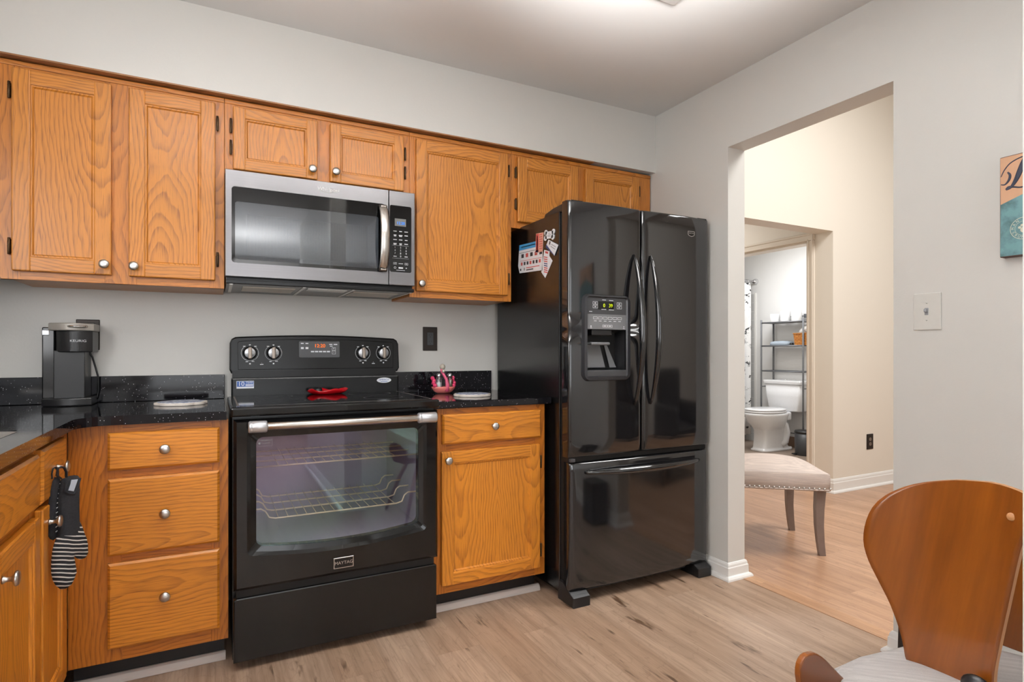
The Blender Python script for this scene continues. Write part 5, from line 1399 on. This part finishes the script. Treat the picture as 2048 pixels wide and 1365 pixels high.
b.loft([f(0, 1.1877), f(.004, 1.25), f(.010, 1.315), f(.006, 1.315), f(-.006, 1.20)], 0, False); part(b, 'weave', 'wicker', r)
b = B(); b.tube([p for p in f(.010, 1.318)], .007, 6, closed=True); part(b, 'rim', 'wicker', r)
b = B()
for dx, dy, dz_, rr_ in ((0, .03, .0, .045), (.01, -.02, .01, .05), (-.02, .0, .02, .038), (.0, .06, -.01, .035)): b.ball((5.84 + dx * .8, 4.155 + dy * .8, 1.352 + dz_), rr_, 0, (1, 1, .85))
single(b, 'crumpled_tissue', 'tissue', 'white tissue bundled in the woven basket', 'tissue')
M['towelblue'] = fabric('grey_blue_towel', (176, 188, 200), (160, 172, 186))
b = B(); rows = []
b.loft([[(5.85 + p[0] * s, 4.475 + p[1] * s, z) for p in rrect(-.08, .08, -.125, .125, .05, 6)] for s, z in ((.92, 1.1876), (1.0, 1.195), (1.0, 1.215), (.9, 1.232), (.5, 1.240))]); single(b, 'folded_towel', 'towelblue', 'folded grey-blue towel on the bathroom rack', 'towel')
b = B(); b.lathe([(0, 0), (.020, 0), (.021, .003), (.021, .024), (.016, .030), (0, .031)], (5.79, 4.305, 1.1876), (0, 0, 1), 16); single(b, 'jar', 'plast', 'small black jar between towel and basket on the rack', 'jar')
r = thing('pedal_bin', 'dark grey pedal bin on the bathroom floor beside the toilet', 'bin', (5.64, 4.03, FZ))
b = B(); b.lathe([(0, 0), (.098, 0), (.100, .004), (.104, .235), (0, .236)], (5.64, 4.03, FZ), (0, 0, 1), 28); part(b, 'bin_body', 'grayplast', r)
b = B(); b.lathe([(0, .237), (.106, .237), (.107, .250), (.10, .262), (.05, .268), (0, .269)], (5.64, 4.03, FZ), (0, 0, 1), 28); part(b, 'lid', 'plast', r)
b = B(); b.box(5.51, 5.56, 4.06, 4.10, FZ + .010, FZ + .020, 0, .003); part(b, 'pedal', 'plast', r)
t = NT('leaf_print_curtain'); co, x, y, z = t.xyz()
v = t.noise(t.comb(t.math('MULTIPLY', x, 26.0), y, t.math('MULTIPLY', z, 13.0)), 1.0, 4, .65); v2 = t.noise(t.comb(t.math('MULTIPLY', x, 8.0), y, t.math('MULTIPLY', z, 4.0)), 1.0, 2)
f = t.math('MULTIPLY', t.ramp(v, [(.56, (0, 0, 0, 1)), (.60, (1, 1, 1, 1))]), t.ramp(v2, [(.38, (.15, .15, .15, 1)), (.5, (1, 1, 1, 1))]))
M['curtain'] = t.pbr(t.mix(f, lin(242, 242, 242), lin(52, 54, 58)), .8)
r = thing('shower_curtain', 'white shower curtain with black leaf print in the bathroom', 'curtain', (5.3, 4.95, .1))
b = B(); rows = []
for z in (.10, .4, .8, 1.2, 1.6, 1.9, 1.965):
    k_ = 1 - .5 * (z > 1.9)
    rows.append([(4.75 + (1.10 + .02 * (2 - z) / 2) * k / 120, 4.945 + .030 * k_ * math.sin(k * .62) + .01 * math.sin(k * .23 + z), z) for k in range(121)])
b.grid(rows, 0, True, .002); part(b, 'cloth', 'curtain', r)
for k in range(12):
    b = B(); x = 4.78 + .095 * k; b.tube([(x, 4.947 + .024 * math.cos(q * PI / 6), 1.985 + .024 * math.sin(q * PI / 6)) for q in range(12)], .0025, 5, closed=True); part(b, 'ring', 'chrome', r)
r = thing('curtain_rod', 'chrome shower curtain rod fixed to the bathroom wall', 'curtain rod', (5.2, 4.95, 1.99))
b = B(); b.cyl((4.437, 4.947, 1.99), (5.985, 4.947, 1.99), .0125, 14); part(b, 'rod', 'chrome', r)
b = B(); b.lathe([(0, 0), (.036, 0), (.036, .010), (.022, .030), (.018, .045), (.0, .045)], (5.9855, 4.947, 1.99), (-1, 0, 0), 20); part(b, 'flange', 'chrome', r)
b = B(); b.lathe([(0, 0), (.036, 0), (.036, .010), (.022, .030), (.018, .045), (.0, .045)], (4.4355, 4.947, 1.99), (1, 0, 0), 20); part(b, 'flange', 'chrome', r)

# ================================================================== ceiling light of the kitchen
r = thing('ceiling_light', 'rectangular fluorescent ceiling light over the kitchen', 'ceiling light', (1.2, 1.02, CZ))
b = B()
for q in ((.90, 1.515, 1.576, 1.616), (.90, 1.515, .42, .46), (.90, .94, .46, 1.576), (1.475, 1.515, .46, 1.576)): b.box(*q, 2.398, 2.4495, 0, .002)
part(b, 'frame', 'fixture', r)
b = B(); b.box(.94, 1.475, .46, 1.576, 2.404, 2.412, 0); part(b, 'diffuser', 'lightglow', r)
